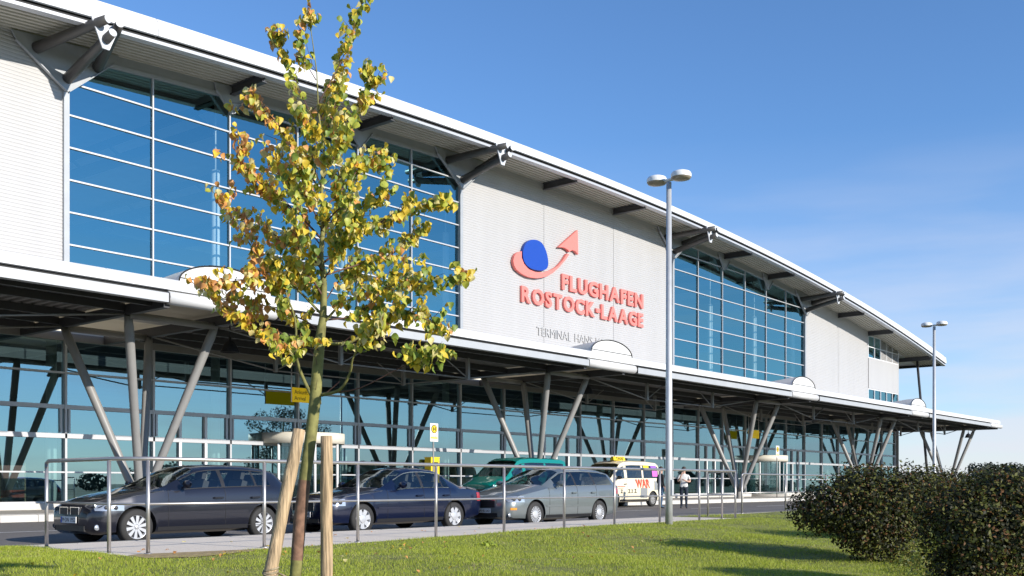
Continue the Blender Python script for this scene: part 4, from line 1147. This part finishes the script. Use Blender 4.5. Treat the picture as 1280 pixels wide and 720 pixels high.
    for y in (-.15, .4): m_.bar(S_.at(x0 + .05, 11.6 if y > 0 else 11.2, 1 if y > 0 else -1, .02), S_.at(x0 + .28, 11.9, 1 if y > 0 else -1, .025), .015, .012)
    obj('wiper', m_, 'trim', t)
    return t, S_
BMW = dict(L=4.24, W=.875, r=.312, wheels=(.76, 3.42), ws=(1.30, 2.04), rw=(3.91, 4.12), win=[(1.68, 2.50), (2.58, 3.24), (3.29, 3.60)], doors=[(1.36, 2.54), (2.54, 3.36)], seats=(2.15, 3.0), mir=1.66, hz=.80, chrome=False,
  zt=[(0, .56), (.04, .68), (.14, .745), (.35, .81), (.7, .885), (1.1, .955), (1.28, 1.0), (1.7, 1.22), (2.06, 1.375), (2.3, 1.41), (2.7, 1.43), (3.2, 1.42), (3.6, 1.385), (3.90, 1.32), (4.13, 1.03), (4.19, .95), (4.22, .75), (4.24, .5)],
  zb=[(0, .53), (.05, .62), (.3, .74), (.7, .83), (1.3, .93), (2.5, .955), (3.6, .99), (4.1, .95), (4.24, .48)],
  w=[(0, .58), (.06, .70), (.16, .78), (.35, .83), (.7, .865), (1.2, .875), (3.3, .875), (3.8, .85), (4.1, .79), (4.2, .72), (4.24, .66)],
  wr=[(0, .38), (.15, .55), (.6, .66), (1.28, .70), (2.06, .57), (2.8, .565), (3.5, .55), (3.90, .53), (4.13, .62), (4.24, .5)],
  z0=[(0, .26), (.15, .19), (.7, .17), (3.6, .18), (4.1, .24), (4.24, .34)],
  hl=(.07, .52, .595, .70), tl=(4.02, 4.2, .72, .93), grille=[(-.33, -.04, .53, .66, 'chrome'), (.04, .33, .53, .66, 'chrome'), (-.50, .50, .25, .34, 'trim')], plate=(.44, 'M·DN 1952', 0))
MERC = dict(L=4.80, W=.90, r=.32, wheels=(.88, 3.713), ws=(1.50, 2.24), rw=(3.52, 4.05), win=[(1.92, 2.66), (2.74, 3.34), (3.38, 3.56)], doors=[(1.58, 2.70), (2.70, 3.56)], seats=(2.35, 3.2), mir=1.92, hz=.80, chrome=True, strip=.52, strip_mat='paint_navy',
  zt=[(0, .60), (.05, .70), (.2, .77), (.5, .84), (1.2, .925), (1.48, .975), (1.9, 1.22), (2.26, 1.39), (2.55, 1.435), (2.9, 1.44), (3.3, 1.41), (3.52, 1.355), (4.05, 1.05), (4.2, 1.03), (4.65, .985), (4.76, .90), (4.80, .6)],
  zb=[(0, .57), (.05, .66), (.4, .77), (1.5, .91), (3.6, .945), (4.2, .94), (4.7, .88), (4.80, .58)],
  w=[(0, .66), (.06, .76), (.2, .83), (.5, .88), (1.2, .90), (3.5, .90), (4.3, .875), (4.65, .82), (4.76, .75), (4.80, .70)],
  wr=[(0, .45), (.2, .62), (1.48, .72), (2.26, .585), (3.0, .58), (3.52, .56), (4.05, .66), (4.65, .66), (4.80, .5)],
  z0=[(0, .28), (.2, .20), (.8, .18), (4.0, .19), (4.6, .27), (4.80, .36)],
  hl=(.05, .40, .60, .74), tl=(4.52, 4.76, .66, .86), grille=[(-.36, .36, .50, .70, 'chrome'), (-.5, .5, .25, .33, 'trim')], plate=(.42, 'D·N 195', 0), mirror='paint_navy')
PASS = dict(L=4.77, W=.905, r=.318, wheels=(.95, 3.66), ws=(1.38, 2.18), rw=(4.50, 4.70), win=[(1.80, 2.62), (2.70, 3.46), (3.54, 4.34)], doors=[(1.48, 2.66), (2.66, 3.50)], seats=(2.3, 3.15), mir=1.80, hz=.84, chrome=True, strip=.50, strip_mat='paint_silver',
  zt=[(0, .58), (.05, .70), (.2, .78), (.5, .88), (1.1, 1.0), (1.36, 1.045), (1.8, 1.28), (2.2, 1.44), (2.5, 1.49), (3.2, 1.50), (3.9, 1.475), (4.4, 1.41), (4.50, 1.36), (4.70, 1.06), (4.74, .9), (4.77, .55)],
  zb=[(0, .55), (.05, .64), (.4, .78), (1.4, .95), (3.0, .985), (4.4, 1.02), (4.70, .96), (4.77, .5)],
  w=[(0, .64), (.06, .75), (.2, .83), (.5, .885), (1.2, .905), (3.6, .905), (4.3, .87), (4.65, .80), (4.77, .72)],
  wr=[(0, .42), (.2, .58), (1.36, .72), (2.2, .59), (3.2, .59), (4.4, .56), (4.7, .62), (4.77, .5)],
  z0=[(0, .27), (.2, .20), (.8, .17), (3.9, .18), (4.5, .25), (4.77, .36)],
  hl=(.06, .50, .62, .76), amb=(.10, .26, .44, .49), tl=(4.50, 4.72, .80, 1.02), grille=[(-.40, .40, .50, .68, 'chrome'), (-.45, .45, .26, .36, 'trim')], plate=(.42, 'DÖN·B 542', 0))
VAN = dict(L=4.80, W=.95, r=.33, wheels=(.93, 3.85), ws=(.80, 1.56), rw=(4.68, 4.75), rwj=99, van=True, wtop=.80, win=[(1.14, 1.78), (1.96, 3.16), (3.28, 4.46)], doors=[(.98, 1.88), (1.88, 3.22)], seats=(1.95, 3.1, 4.0), mir=1.12, hz=1.02, handle='trim',
  zt=[(0, .78), (.05, 1.0), (.2, 1.08), (.55, 1.20), (.78, 1.30), (1.2, 1.66), (1.58, 1.96), (1.8, 2.04), (2.4, 2.08), (3.4, 2.08), (4.4, 2.06), (4.66, 2.0), (4.74, 1.85), (4.78, 1.2), (4.80, .7)],
  zb=[(0, .74), (.05, .92), (.3, 1.02), (.8, 1.16), (1.8, 1.20), (4.5, 1.22), (4.76, 1.15), (4.80, .66)],
  w=[(0, .74), (.06, .84), (.2, .90), (.6, .945), (1.2, .95), (4.4, .95), (4.7, .90), (4.80, .84)],
  wr=[(0, .55), (.3, .70), (.78, .82), (1.58, .72), (2.4, .74), (4.4, .74), (4.74, .72), (4.80, .6)],
  z0=[(0, .34), (.2, .24), (.8, .21), (4.2, .22), (4.6, .30), (4.80, .42)],
  hl=(.05, .34, .72, .88), tl=(4.70, 4.79, .80, 1.25), grille=[(-.45, .45, .70, .82, 'trim'), (-.6, .6, .36, .50, 'trim')], mirror='paint_teal')
TAXI = dict(VAN); TAXI.update(L=5.0, wheels=(.95, 4.05), win=[(1.16, 1.80), (2.0, 3.20), (3.34, 4.62)], rw=(4.9, 4.95), mirror='trim',
  zt=[(0, .80), (.05, 1.02), (.2, 1.10), (.55, 1.22), (.80, 1.32), (1.2, 1.68), (1.60, 1.96), (1.9, 2.05), (2.4, 2.09), (3.6, 2.09), (4.5, 2.05), (4.8, 1.94), (4.92, 1.75), (4.97, 1.2), (5.0, .7)],
  zb=[(0, .74), (.05, .92), (.3, 1.02), (.8, 1.16), (1.8, 1.20), (4.7, 1.22), (4.95, 1.15), (5.0, .66)],
  w=[(0, .74), (.06, .84), (.2, .90), (.6, .945), (1.2, .95), (4.5, .95), (4.85, .90), (5.0, .82)],
  wr=[(0, .55), (.3, .70), (.80, .82), (1.60, .72), (2.4, .74), (4.6, .74), (4.92, .70), (5.0, .6)],
  z0=[(0, .34), (.2, .24), (.8, .21), (4.4, .22), (4.8, .30), (5.0, .42)], tl=(4.88, 4.98, .80, 1.25))
TAXI['ws'] = (.82, 1.58); TAXI['doors'] = [(1.0, 1.9), (1.9, 3.26)]
vehicle('parked_car', 'dark grey hatchback with ten-spoke rims parked leftmost by the railing', 'car', BMW, 'paint_grey', 8.90, 16.40, 'ten')
vehicle('parked_car', 'navy blue saloon parked between the grey hatchback and the silver estate', 'car', MERC, 'paint_navy', 13.98, 16.40, 'seven')
vehicle('parked_car', 'silver grey estate car parked behind the navy saloon', 'car', PASS, 'paint_silver', 18.95, 15.75, 'many')
vehicle('passenger_van', 'teal green passenger van standing at the terminal kerb', 'van', VAN, 'paint_teal', 29.5, 25.35, 'steel', 'vans standing at the terminal kerb')
tx, S_ = vehicle('taxi_van', 'cream taxi van with red lettering and yellow roof sign', 'taxi', TAXI, 'paint_cream', 36.55, 25.35, 'steel', 'vans standing at the terminal kerb')
m_ = MB(); zr_ = 2.07; m_.add([(1.75, -.42, zr_), (1.95, -.42, zr_), (1.95, .42, zr_), (1.75, .42, zr_), (1.79, -.40, zr_ + .17), (1.91, -.40, zr_ + .17), (1.91, .40, zr_ + .17), (1.79, .40, zr_ + .17)], [(4, 5, 6, 7), (0, 1, 5, 4), (1, 2, 6, 5), (2, 3, 7, 6), (3, 0, 4, 7)])
for p in range(len(m_.v)):   # the sign stands along the roof
    x, y, z = m_.v[p]; m_.v[p] = (2.2 + y * 1.1, -.25 + (x - 1.85), z)
ro = obj('roof_sign', m_, 'yellow', tx)
text_on('taxi_text', 'TAXI', ro, 'black', (1.93, -.356, zr_ + .025), (1, 0, 0), (0, .235, 1), .54, .12, .008)
def decal(txt, x0, z0, w_, h_, mt, sk=0):
    y = S_.at(x0 + w_ / 2, S_.j_of_z(x0 + w_ / 2, z0 + h_ / 2), -1, .012).y
    text_on('lettering', txt, tx, mt, (x0, y, z0), (1, 0, 0), (sk, .02, 1), w_, h_, .004, .03)
decal('WAR', 2.62, .84, 1.15, .40, 'decal_red', -.12); 
m_ = MB(); S_.zpatch(m_, 3.0, 3.55, .40, .84, -1, .010, 6); obj('decal', m_, 'decal_grey', tx)
m_ = MB(); S_.zpatch(m_, 4.15, 4.85, .75, 1.15, -1, .010, 6); obj('decal', m_, 'decal_grey', tx)
for i, (x0, z0, w_, h_) in enumerate([(1.35, .62, .22, .16), (1.95, .62, .20, .17), (2.2, .64, .16, .14), (2.45, .63, .2, .17)]):
    m_ = MB(); S_.zpatch(m_, x0, x0 + w_, z0, z0 + .03, -1, .011, 3, skew=.04); S_.zpatch(m_, x0 + w_ * .3, x0 + w_ * .55, z0, z0 + h_, -1, .011, 3, skew=.06); S_.zpatch(m_, x0 + w_ * .1, x0 + w_ * .8, z0 + h_ - .03, z0 + h_, -1, .012, 3); obj('decal', m_, 'black', tx)
m_ = MB(); S_.zpatch(m_, 1.15, 1.75, .90, .93, -1, .011, 4); S_.zpatch(m_, 1.2, 1.6, .83, .85, -1, .011, 4); obj('decal', m_, 'decal_red', tx)
m_ = MB(); S_.zpatch(m_, 3.40, 3.85, 1.74, 1.86, -1, .012, 4); obj('window_sticker', m_, 'yellow', tx)
m_ = MB(); S_.zpatch(m_, 4.02, 4.50, 1.66, 1.86, -1, .012, 4); obj('window_sticker', m_, 'decal_purple', tx)
m_ = MB(); S_.zpatch(m_, 4.08, 4.52, 1.36, 1.62, -1, .012, 4); obj('window_sticker', m_, 'decal_pink', tx)

# ================================================================ SIGNS ON THE PAVEMENT
def stop_sign(x, y, label):
    z = .28; t = thing('bus_stop_sign', label, 'sign', (x, y, z), 'bus stop signs on the pavement')
    m_ = MB(); m_.tube([(0, 0, -.05), (0, 0, 3.15)], .03, 10); obj('pole', m_, 'steel_grey', t)
    m_ = MB(); m_.box(-.22, .22, -.045, -.031, 2.44, 3.14); pl = obj('plate', m_, 'lamp_white', t)
    # the round sign is green-ringed yellow with a green H
    m_ = MB(); m_.prism([(.165 * math.cos(a), 2.92 + .165 * math.sin(a)) for a in np.linspace(0, 2 * math.pi, 25)[:-1]], -.052, -.0455); obj('ring', m_, 'black', pl)
    m_ = MB(); m_.prism([(.135 * math.cos(a), 2.92 + .135 * math.sin(a)) for a in np.linspace(0, 2 * math.pi, 25)[:-1]], -.056, -.0525); obj('disc', m_, 'yellow', pl)
    m_ = MB(); m_.box(-.075, -.04, -.061, -.0565, 2.835, 3.005); m_.box(.04, .075, -.061, -.0565, 2.835, 3.005); m_.box(-.0398, .0398, -.061, -.0565, 2.90, 2.94); obj('letter', m_, 'black', pl)
    m_ = MB(); m_.box(-.19, .19, -.05, -.0455, 2.55, 2.61); obj('line_panel', m_, 'yellow', pl)
    m_ = MB(); m_.box(-.10, .10, -.05, -.0455, 2.685, 2.70); m_.box(-.17, .15, -.05, -.0455, 2.635, 2.65); m_.box(-.17, -.02, -.05, -.0455, 2.49, 2.505); obj('small_print', m_, 'black', pl)
    return t
stop_sign(28.95, 28.0, 'white bus stop plate with yellow H disc, left one above the navy saloon')
stop_sign(58.9, 28.0, 'white bus stop plate with yellow H disc, right one beside the far revolving door')
def hanging_sign(x, y, z, label, first):
    t = thing('hanging_sign', label, 'sign', (x, y, z), 'yellow signs hanging under the canopy')
    m_ = MB(); m_.box(-.68, .68, -.05, .05, -.27, .27); p = obj('panel', m_, 'yellow_lit', t)
    m_ = MB(); m_.tube([(-.70, 0, -.28), (-.70, 0, 1.25)], .022, 8); obj('rod', m_, 'alu_white', t)
    m_ = MB(); m_.tube([(.70, 0, -.28), (.70, 0, 1.25)], .022, 8); obj('rod', m_, 'alu_white', t)
    if first:
        text_on('lettering', 'Ankunft', p, 'black', (-.60, -.0505, .03), (1, 0, 0), (0, 0, 1), .62, .16, .004)
        text_on('lettering', 'Arrival', p, 'black', (-.60, -.0505, -.20), (1, 0, 0), (0, 0, 1), .52, .15, .004)
        text_on('lettering', 'x', p, 'black', (.42, -.0505, -.06), (1, 0, 0), (0, 0, 1), .09, .10, .004)
    return t
hanging_sign(25.35, 31.2, 4.43, 'yellow Ankunft Arrival sign hanging under the canopy beside the tree stem', True)
hanging_sign(62.2, 31.2, 4.35, 'small plain yellow sign hanging above the far revolving door', False)
# yellow machine behind the left bus stop
t = thing('ticket_machine', 'yellow machine cabinet on the pavement behind the left bus stop', 'machine', (29.5, 28.6, .28))
m_ = MB(); m_.box(-.24, .24, -.17, .17, .85, 1.83); m_.box(-.255, .255, -.185, .185, 1.83, 1.86); obj('cabinet', m_, 'yellow', t)
m_ = MB(); m_.box(-.05, .05, -.05, .05, 0, .9); m_.box(-.2, .2, -.2, .2, 0, .03); obj('stand', m_, 'steel_grey', t)
m_ = MB(); m_.box(-.16, .16, -.182, -.171, 1.60, 1.66); obj('slot', m_, 'black', t)
# benches on the pavement
bench = thing('bench', 'metal bench on the pavement behind the man in the white shirt', 'bench', (41.6, 29.6, .28))
for y in (-.18, -.06, .06, .18):
    m_ = MB(); m_.box(-.85, .85, y - .045, y + .045, .44, .47); obj('slat', m_, 'alu_white', bench)
for s in (-.75, .75):
    m_ = MB(); m_.tube([(s, -.2, 0), (s, -.2, .43)], .022, 8); obj('leg', m_, 'alu', bench); m_ = MB(); m_.tube([(s, .2, 0), (s, .2, .43)], .022, 8); obj('leg', m_, 'alu', bench)
m_ = MB(); m_.box(-.85, .85, .23, .25, .55, .72); obj('backrest', m_, 'alu_white', bench)
# poster stand inside the left end of the hall
t = thing('poster_stand', 'folding poster stand with pink and red poster behind the left glass', 'sign', (15.6, 34.0, .46), rz=math.radians(-25))
for s in (-1, 1):
    m_ = MB(); m_.bar((s * .36, -.28, 0), (s * .36, 0, 1.3), .04, .04); m_.bar((s * .36, .28, 0), (s * .36, 0, 1.3), .04, .04); obj('frame_leg', m_, 'wood', t)
for z0, z1, mt in ((.18, .42, 'poster_red'), (.42, .80, 'poster_dark'), (.80, 1.22, 'poster_pink')):
    f = lambda z: -.28 * (1 - z / 1.3) - .02
    m_ = MB(); m_.add([(-.34, f(z0), z0), (.34, f(z0), z0), (.34, f(z1), z1), (-.34, f(z1), z1)], [(0, 1, 2, 3)]); obj('poster', m_, mt, t)
# litter bin by the far doors
t = thing('litter_bin', 'small dark litter bin on the pavement between the doors', 'bin', (47.5, 30.6, .28))
m_ = MB(); m_.lathe([(0, 0), (.20, 0), (.21, .75), (.23, .78), (.19, .80), (.18, .7)], n=18); obj('bucket', m_, 'steel_dark', t)
m_ = MB(); m_.lathe([(.23, .86), (.12, .93), (0, .95)], n=18); m_.tube([(-.2, 0, .75), (-.2, 0, .87)], .012, 5); m_.tube([(.2, 0, .75), (.2, 0, .87)], .012, 5); obj('lid', m_, 'steel_grey', t)

# ================================================================ PEOPLE
def person(loc, rz, label, joints, edges, mats, zoned, hair_h=True):
    t = thing('person', label, 'person', loc, None, rz)
    names = list(joints); me = bpy.data.meshes.new('body')
    me.from_pydata([joints[n][:3] for n in names], [(names.index(a), names.index(b)) for a, b in edges], [])
    o = bpy.data.objects.new('body', me); C.objects.link(o)
    md = o.modifiers.new('skin', 'SKIN'); md.use_smooth_shade = True
    for i, n in enumerate(names): r_ = joints[n][3]; me.skin_vertices[0].data[i].radius = (r_, r_ * (joints[n][4] if len(joints[n]) > 4 else 1)); me.skin_vertices[0].data[i].use_root = (n == 'pelvis')
    sb = o.modifiers.new('sub', 'SUBSURF'); sb.levels = 2; sb.render_levels = 2
    dg = bpy.context.evaluated_depsgraph_get(); m2 = bpy.data.meshes.new_from_object(o.evaluated_get(dg), depsgraph=dg)
    bpy.data.objects.remove(o); m2.materials.clear()
    for m_ in mats: m2.materials.append(M[m_])
    for p in m2.polygons: p.material_index = zoned(p.center); p.use_smooth = True
    m2.name = 'body'; obj('body', m2, None, t)
    hd_ = Vector(joints['head'][:3]); m_ = MB()
    rows = [[hd_ + Vector((.098 * math.cos(a) * math.sin(b) + .0, .108 * math.sin(a) * math.sin(b) + .012, .125 * math.cos(b) + .01)) for a in np.linspace(0, 2 * math.pi, 17)] for b in np.linspace(.02, 1.35, 7)]
    m_.sheet(rows); obj('hair', m_, 'hair', t)
    for nm, dx, dz in (('eye', -.035, .01), ('eye', .035, .01)):
        m_ = MB(); m_.lathe([(.012, 0), (.009, .006), (0, .008)], (hd_.x + dx, hd_.y - .092, hd_.z + dz), 'y', 8); obj(nm, m_, 'black', t)
    m_ = MB(); m_.add([hd_ + Vector(v) for v in ((-.014, -.088, -.03), (.014, -.088, -.03), (0, -.118, -.032), (0, -.09, .02))], [(0, 1, 2), (0, 2, 3), (2, 1, 3)]); obj('nose', m_, 'skin', t)
    m_ = MB(); m_.box(hd_.x - .022, hd_.x + .022, hd_.y - .093, hd_.y - .08, hd_.z - .058, hd_.z - .050); obj('mouth', m_, 'poster_pink', t)
    return t
def fingers(J, E, hand, base, fwd, side, down):
    for k, ln in enumerate((.070, .080, .075, .058)):
        a = base + side * (-.027 + .018 * k); J[f'{hand}f{k}a'] = (*a, .009); b = a + fwd * ln * .55; J[f'{hand}f{k}b'] = (*b, .008); c = b + fwd * ln * .30 + down * ln * .35; J[f'{hand}f{k}c'] = (*c, .007)
        E += [(hand, f'{hand}f{k}a'), (f'{hand}f{k}a', f'{hand}f{k}b'), (f'{hand}f{k}b', f'{hand}f{k}c')]
    a = Vector(J[hand][:3]) - side * .035 - fwd * .01; J[hand + 't1'] = (*a, .010); b = a - side * .018 + fwd * .045 + down * .01; J[hand + 't2'] = (*b, .008); E += [(hand, hand + 't1'), (hand + 't1', hand + 't2')]
def base_figure(arm_l, arm_r, spread=.11):
    J = {'pelvis': (0, 0, .95, .155, .72), 'belly': (0, -.01, 1.12, .15, .80), 'chest': (0, 0, 1.30, .165, .72), 'neckb': (0, .0, 1.45, .085, .8), 'neck': (0, -.005, 1.52, .055), 'head': (0, -.015, 1.65, .088, 1.1), 'crown': (0, -.005, 1.735, .06)}
    E = [('pelvis', 'belly'), ('belly', 'chest'), ('chest', 'neckb'), ('neckb', 'neck'), ('neck', 'head'), ('head', 'crown')]
    for s, n in ((-1, 'l'), (1, 'r')):
        J[n + 'hip'] = (s * .10, 0, .86, .098); J[n + 'knee'] = (s * spread, -.02 * s, .49, .066); J[n + 'ankle'] = (s * spread * 1.05, .02 - .03 * s, .09, .046); J[n + 'toe'] = (s * (spread * 1.05 + .02), -.15 - .03 * s, .042, .038)
        E += [('pelvis', n + 'hip'), (n + 'hip', n + 'knee'), (n + 'knee', n + 'ankle'), (n + 'ankle', n + 'toe')]
    for n, (sh, el, wr, hd, fw, sd, dn) in (('l', arm_l), ('r', arm_r)):
        J[n + 'sh'] = (*sh, .062); J[n + 'el'] = (*el, .046); J[n + 'wr'] = (*wr, .031); J[n + 'hand'] = (*hd, .032, .6)
        E += [('chest', n + 'sh'), (n + 'sh', n + 'el'), (n + 'el', n + 'wr'), (n + 'wr', n + 'hand')]
        f_, s_, d_ = Vector(fw).normalized(), Vector(sd).normalized(), Vector(dn).normalized()
        fingers(J, E, n + 'hand', Vector(hd) + f_ * .035, f_, s_, d_)
    return J, E
# figure faces local -Y
up_l = ((-.19, 0, 1.40), (-.24, -.10, 1.14), (-.12, -.22, 1.36), (-.07, -.20, 1.45), (.3, .2, 1), (1, 0, 0), (.2, .6, .2))
up_r = ((.19, 0, 1.40), (.26, -.08, 1.13), (.10, -.26, 1.17), (.03, -.28, 1.21), (-1, -.1, .3), (0, 0, 1), (-.2, .5, 0))
J, E_ = base_figure(up_l, up_r, .10)
def zone(c):
    if c.z > 1.47 and abs(c.x) < .14: return 0
    if c.z < .07: return 3
    if c.z < .93: return 2
    if (abs(c.x) > .2 and c.z < 1.26) or (c.y < -.15 and c.z > 1.0): return 0
    return 1
person((38.45, 22.5, road_z(22.5)), math.radians(-62), 'man in white shirt and dark trousers standing on the road, hands at his mouth', J, E_, ['skin', 'shirt', 'jeans', 'black'], zone)
dn_l = ((-.19, 0, 1.40), (-.25, .03, 1.13), (-.25, -.05, .89), (-.25, -.07, .81), (0, -.15, -1), (.2, 1, 0), (.6, 0, -.4))
dn_r = ((.19, 0, 1.40), (.25, .03, 1.13), (.22, -.12, .93), (.20, -.17, .88), (-.2, -.5, -1), (-.2, 1, 0), (-.6, 0, -.4))
J, E_ = base_figure(dn_l, dn_r, .10)
def zone2(c):
    if c.z > 1.48 and abs(c.x) < .14: return 0
    if c.z < .07: return 3
    if c.z < .90 and abs(c.x) < .19: return 2
    if c.z < .92: return 0
    return 1
person((37.75, 23.2, road_z(23.2)), math.radians(60), 'person in dark jacket and blue jeans half hidden behind the lamp pole', J, E_, ['skin', 'jacket', 'jeans_blue', 'black'], zone2)

# a tree on the far side of the car park, seen mirrored in the ground-floor glass
t = thing('tree', 'broad dark tree mirrored in the ground-floor glass by the left revolving door', 'tree', (50, 0, -.5))
m_ = MB(); m_.tube([(0, 0, -.1), (.1, 0, 2), (0, .1, 5), (.1, 0, 7)], [.22, .18, .12, .03], 9); obj('trunk', m_, 'bark_green', t)
rr = random.Random(3)
for i in range(14):
    a = rr.uniform(0, 6.28); z = rr.uniform(2.2, 5.5); m_ = MB(); m_.tube([(0, 0, z), (math.cos(a) * 1.2, math.sin(a) * 1.2, z + .9), (math.cos(a) * 2.6, math.sin(a) * 2.6, z + 1.5)], [.07, .05, .015], 6); obj('limb', m_, 'bark_green', t)
lobes = [(rr.uniform(-2.4, 2.4), rr.uniform(-2.4, 2.4), rr.uniform(2.6, 7.2), rr.uniform(.5, .9), rr.uniform(.5, .9), rr.uniform(.35, .6)) for _ in range(38)]
obj('crown', leaf_cloud(lobes, 7000, .16, 61, [M['far_tree']], (1.0,), .2), None, t)

# fallen leaves on the lawn and the walkway
fl_ = MB(); rr = random.Random(9)
for i in range(170):
    x, y = rr.uniform(5.5, 17), rr.uniform(8.5, 15.2)
    if y > 12.0 and x < 7.1: continue
    z = .158 if y > 12.06 else float(lawn_z(np.array(x), np.array(y))) + .035
    if y > 12.06 and rr.random() < .6: continue
    j = rr.choice((0, 3, 3, 4)); s_ = rr.uniform(.8, 1.2); mm = Matrix.Translation((x, y, z)) @ Matrix.Rotation(rr.uniform(0, 6.28), 4, 'Z') @ Matrix.Rotation(rr.uniform(-.4, .4), 4, 'X') @ Matrix.Scale(s_, 4)
    me = lm[j][rr.randrange(3)]; fl_.add([mm @ v.co for v in me.vertices], [tuple(q.vertices) for q in me.polygons], j, True)
obj('fallen_leaves', fl_, [m_.name for m_ in LEAF], label='yellow and brown fallen leaves scattered on lawn and walkway', cat='leaves', kind='stuff')
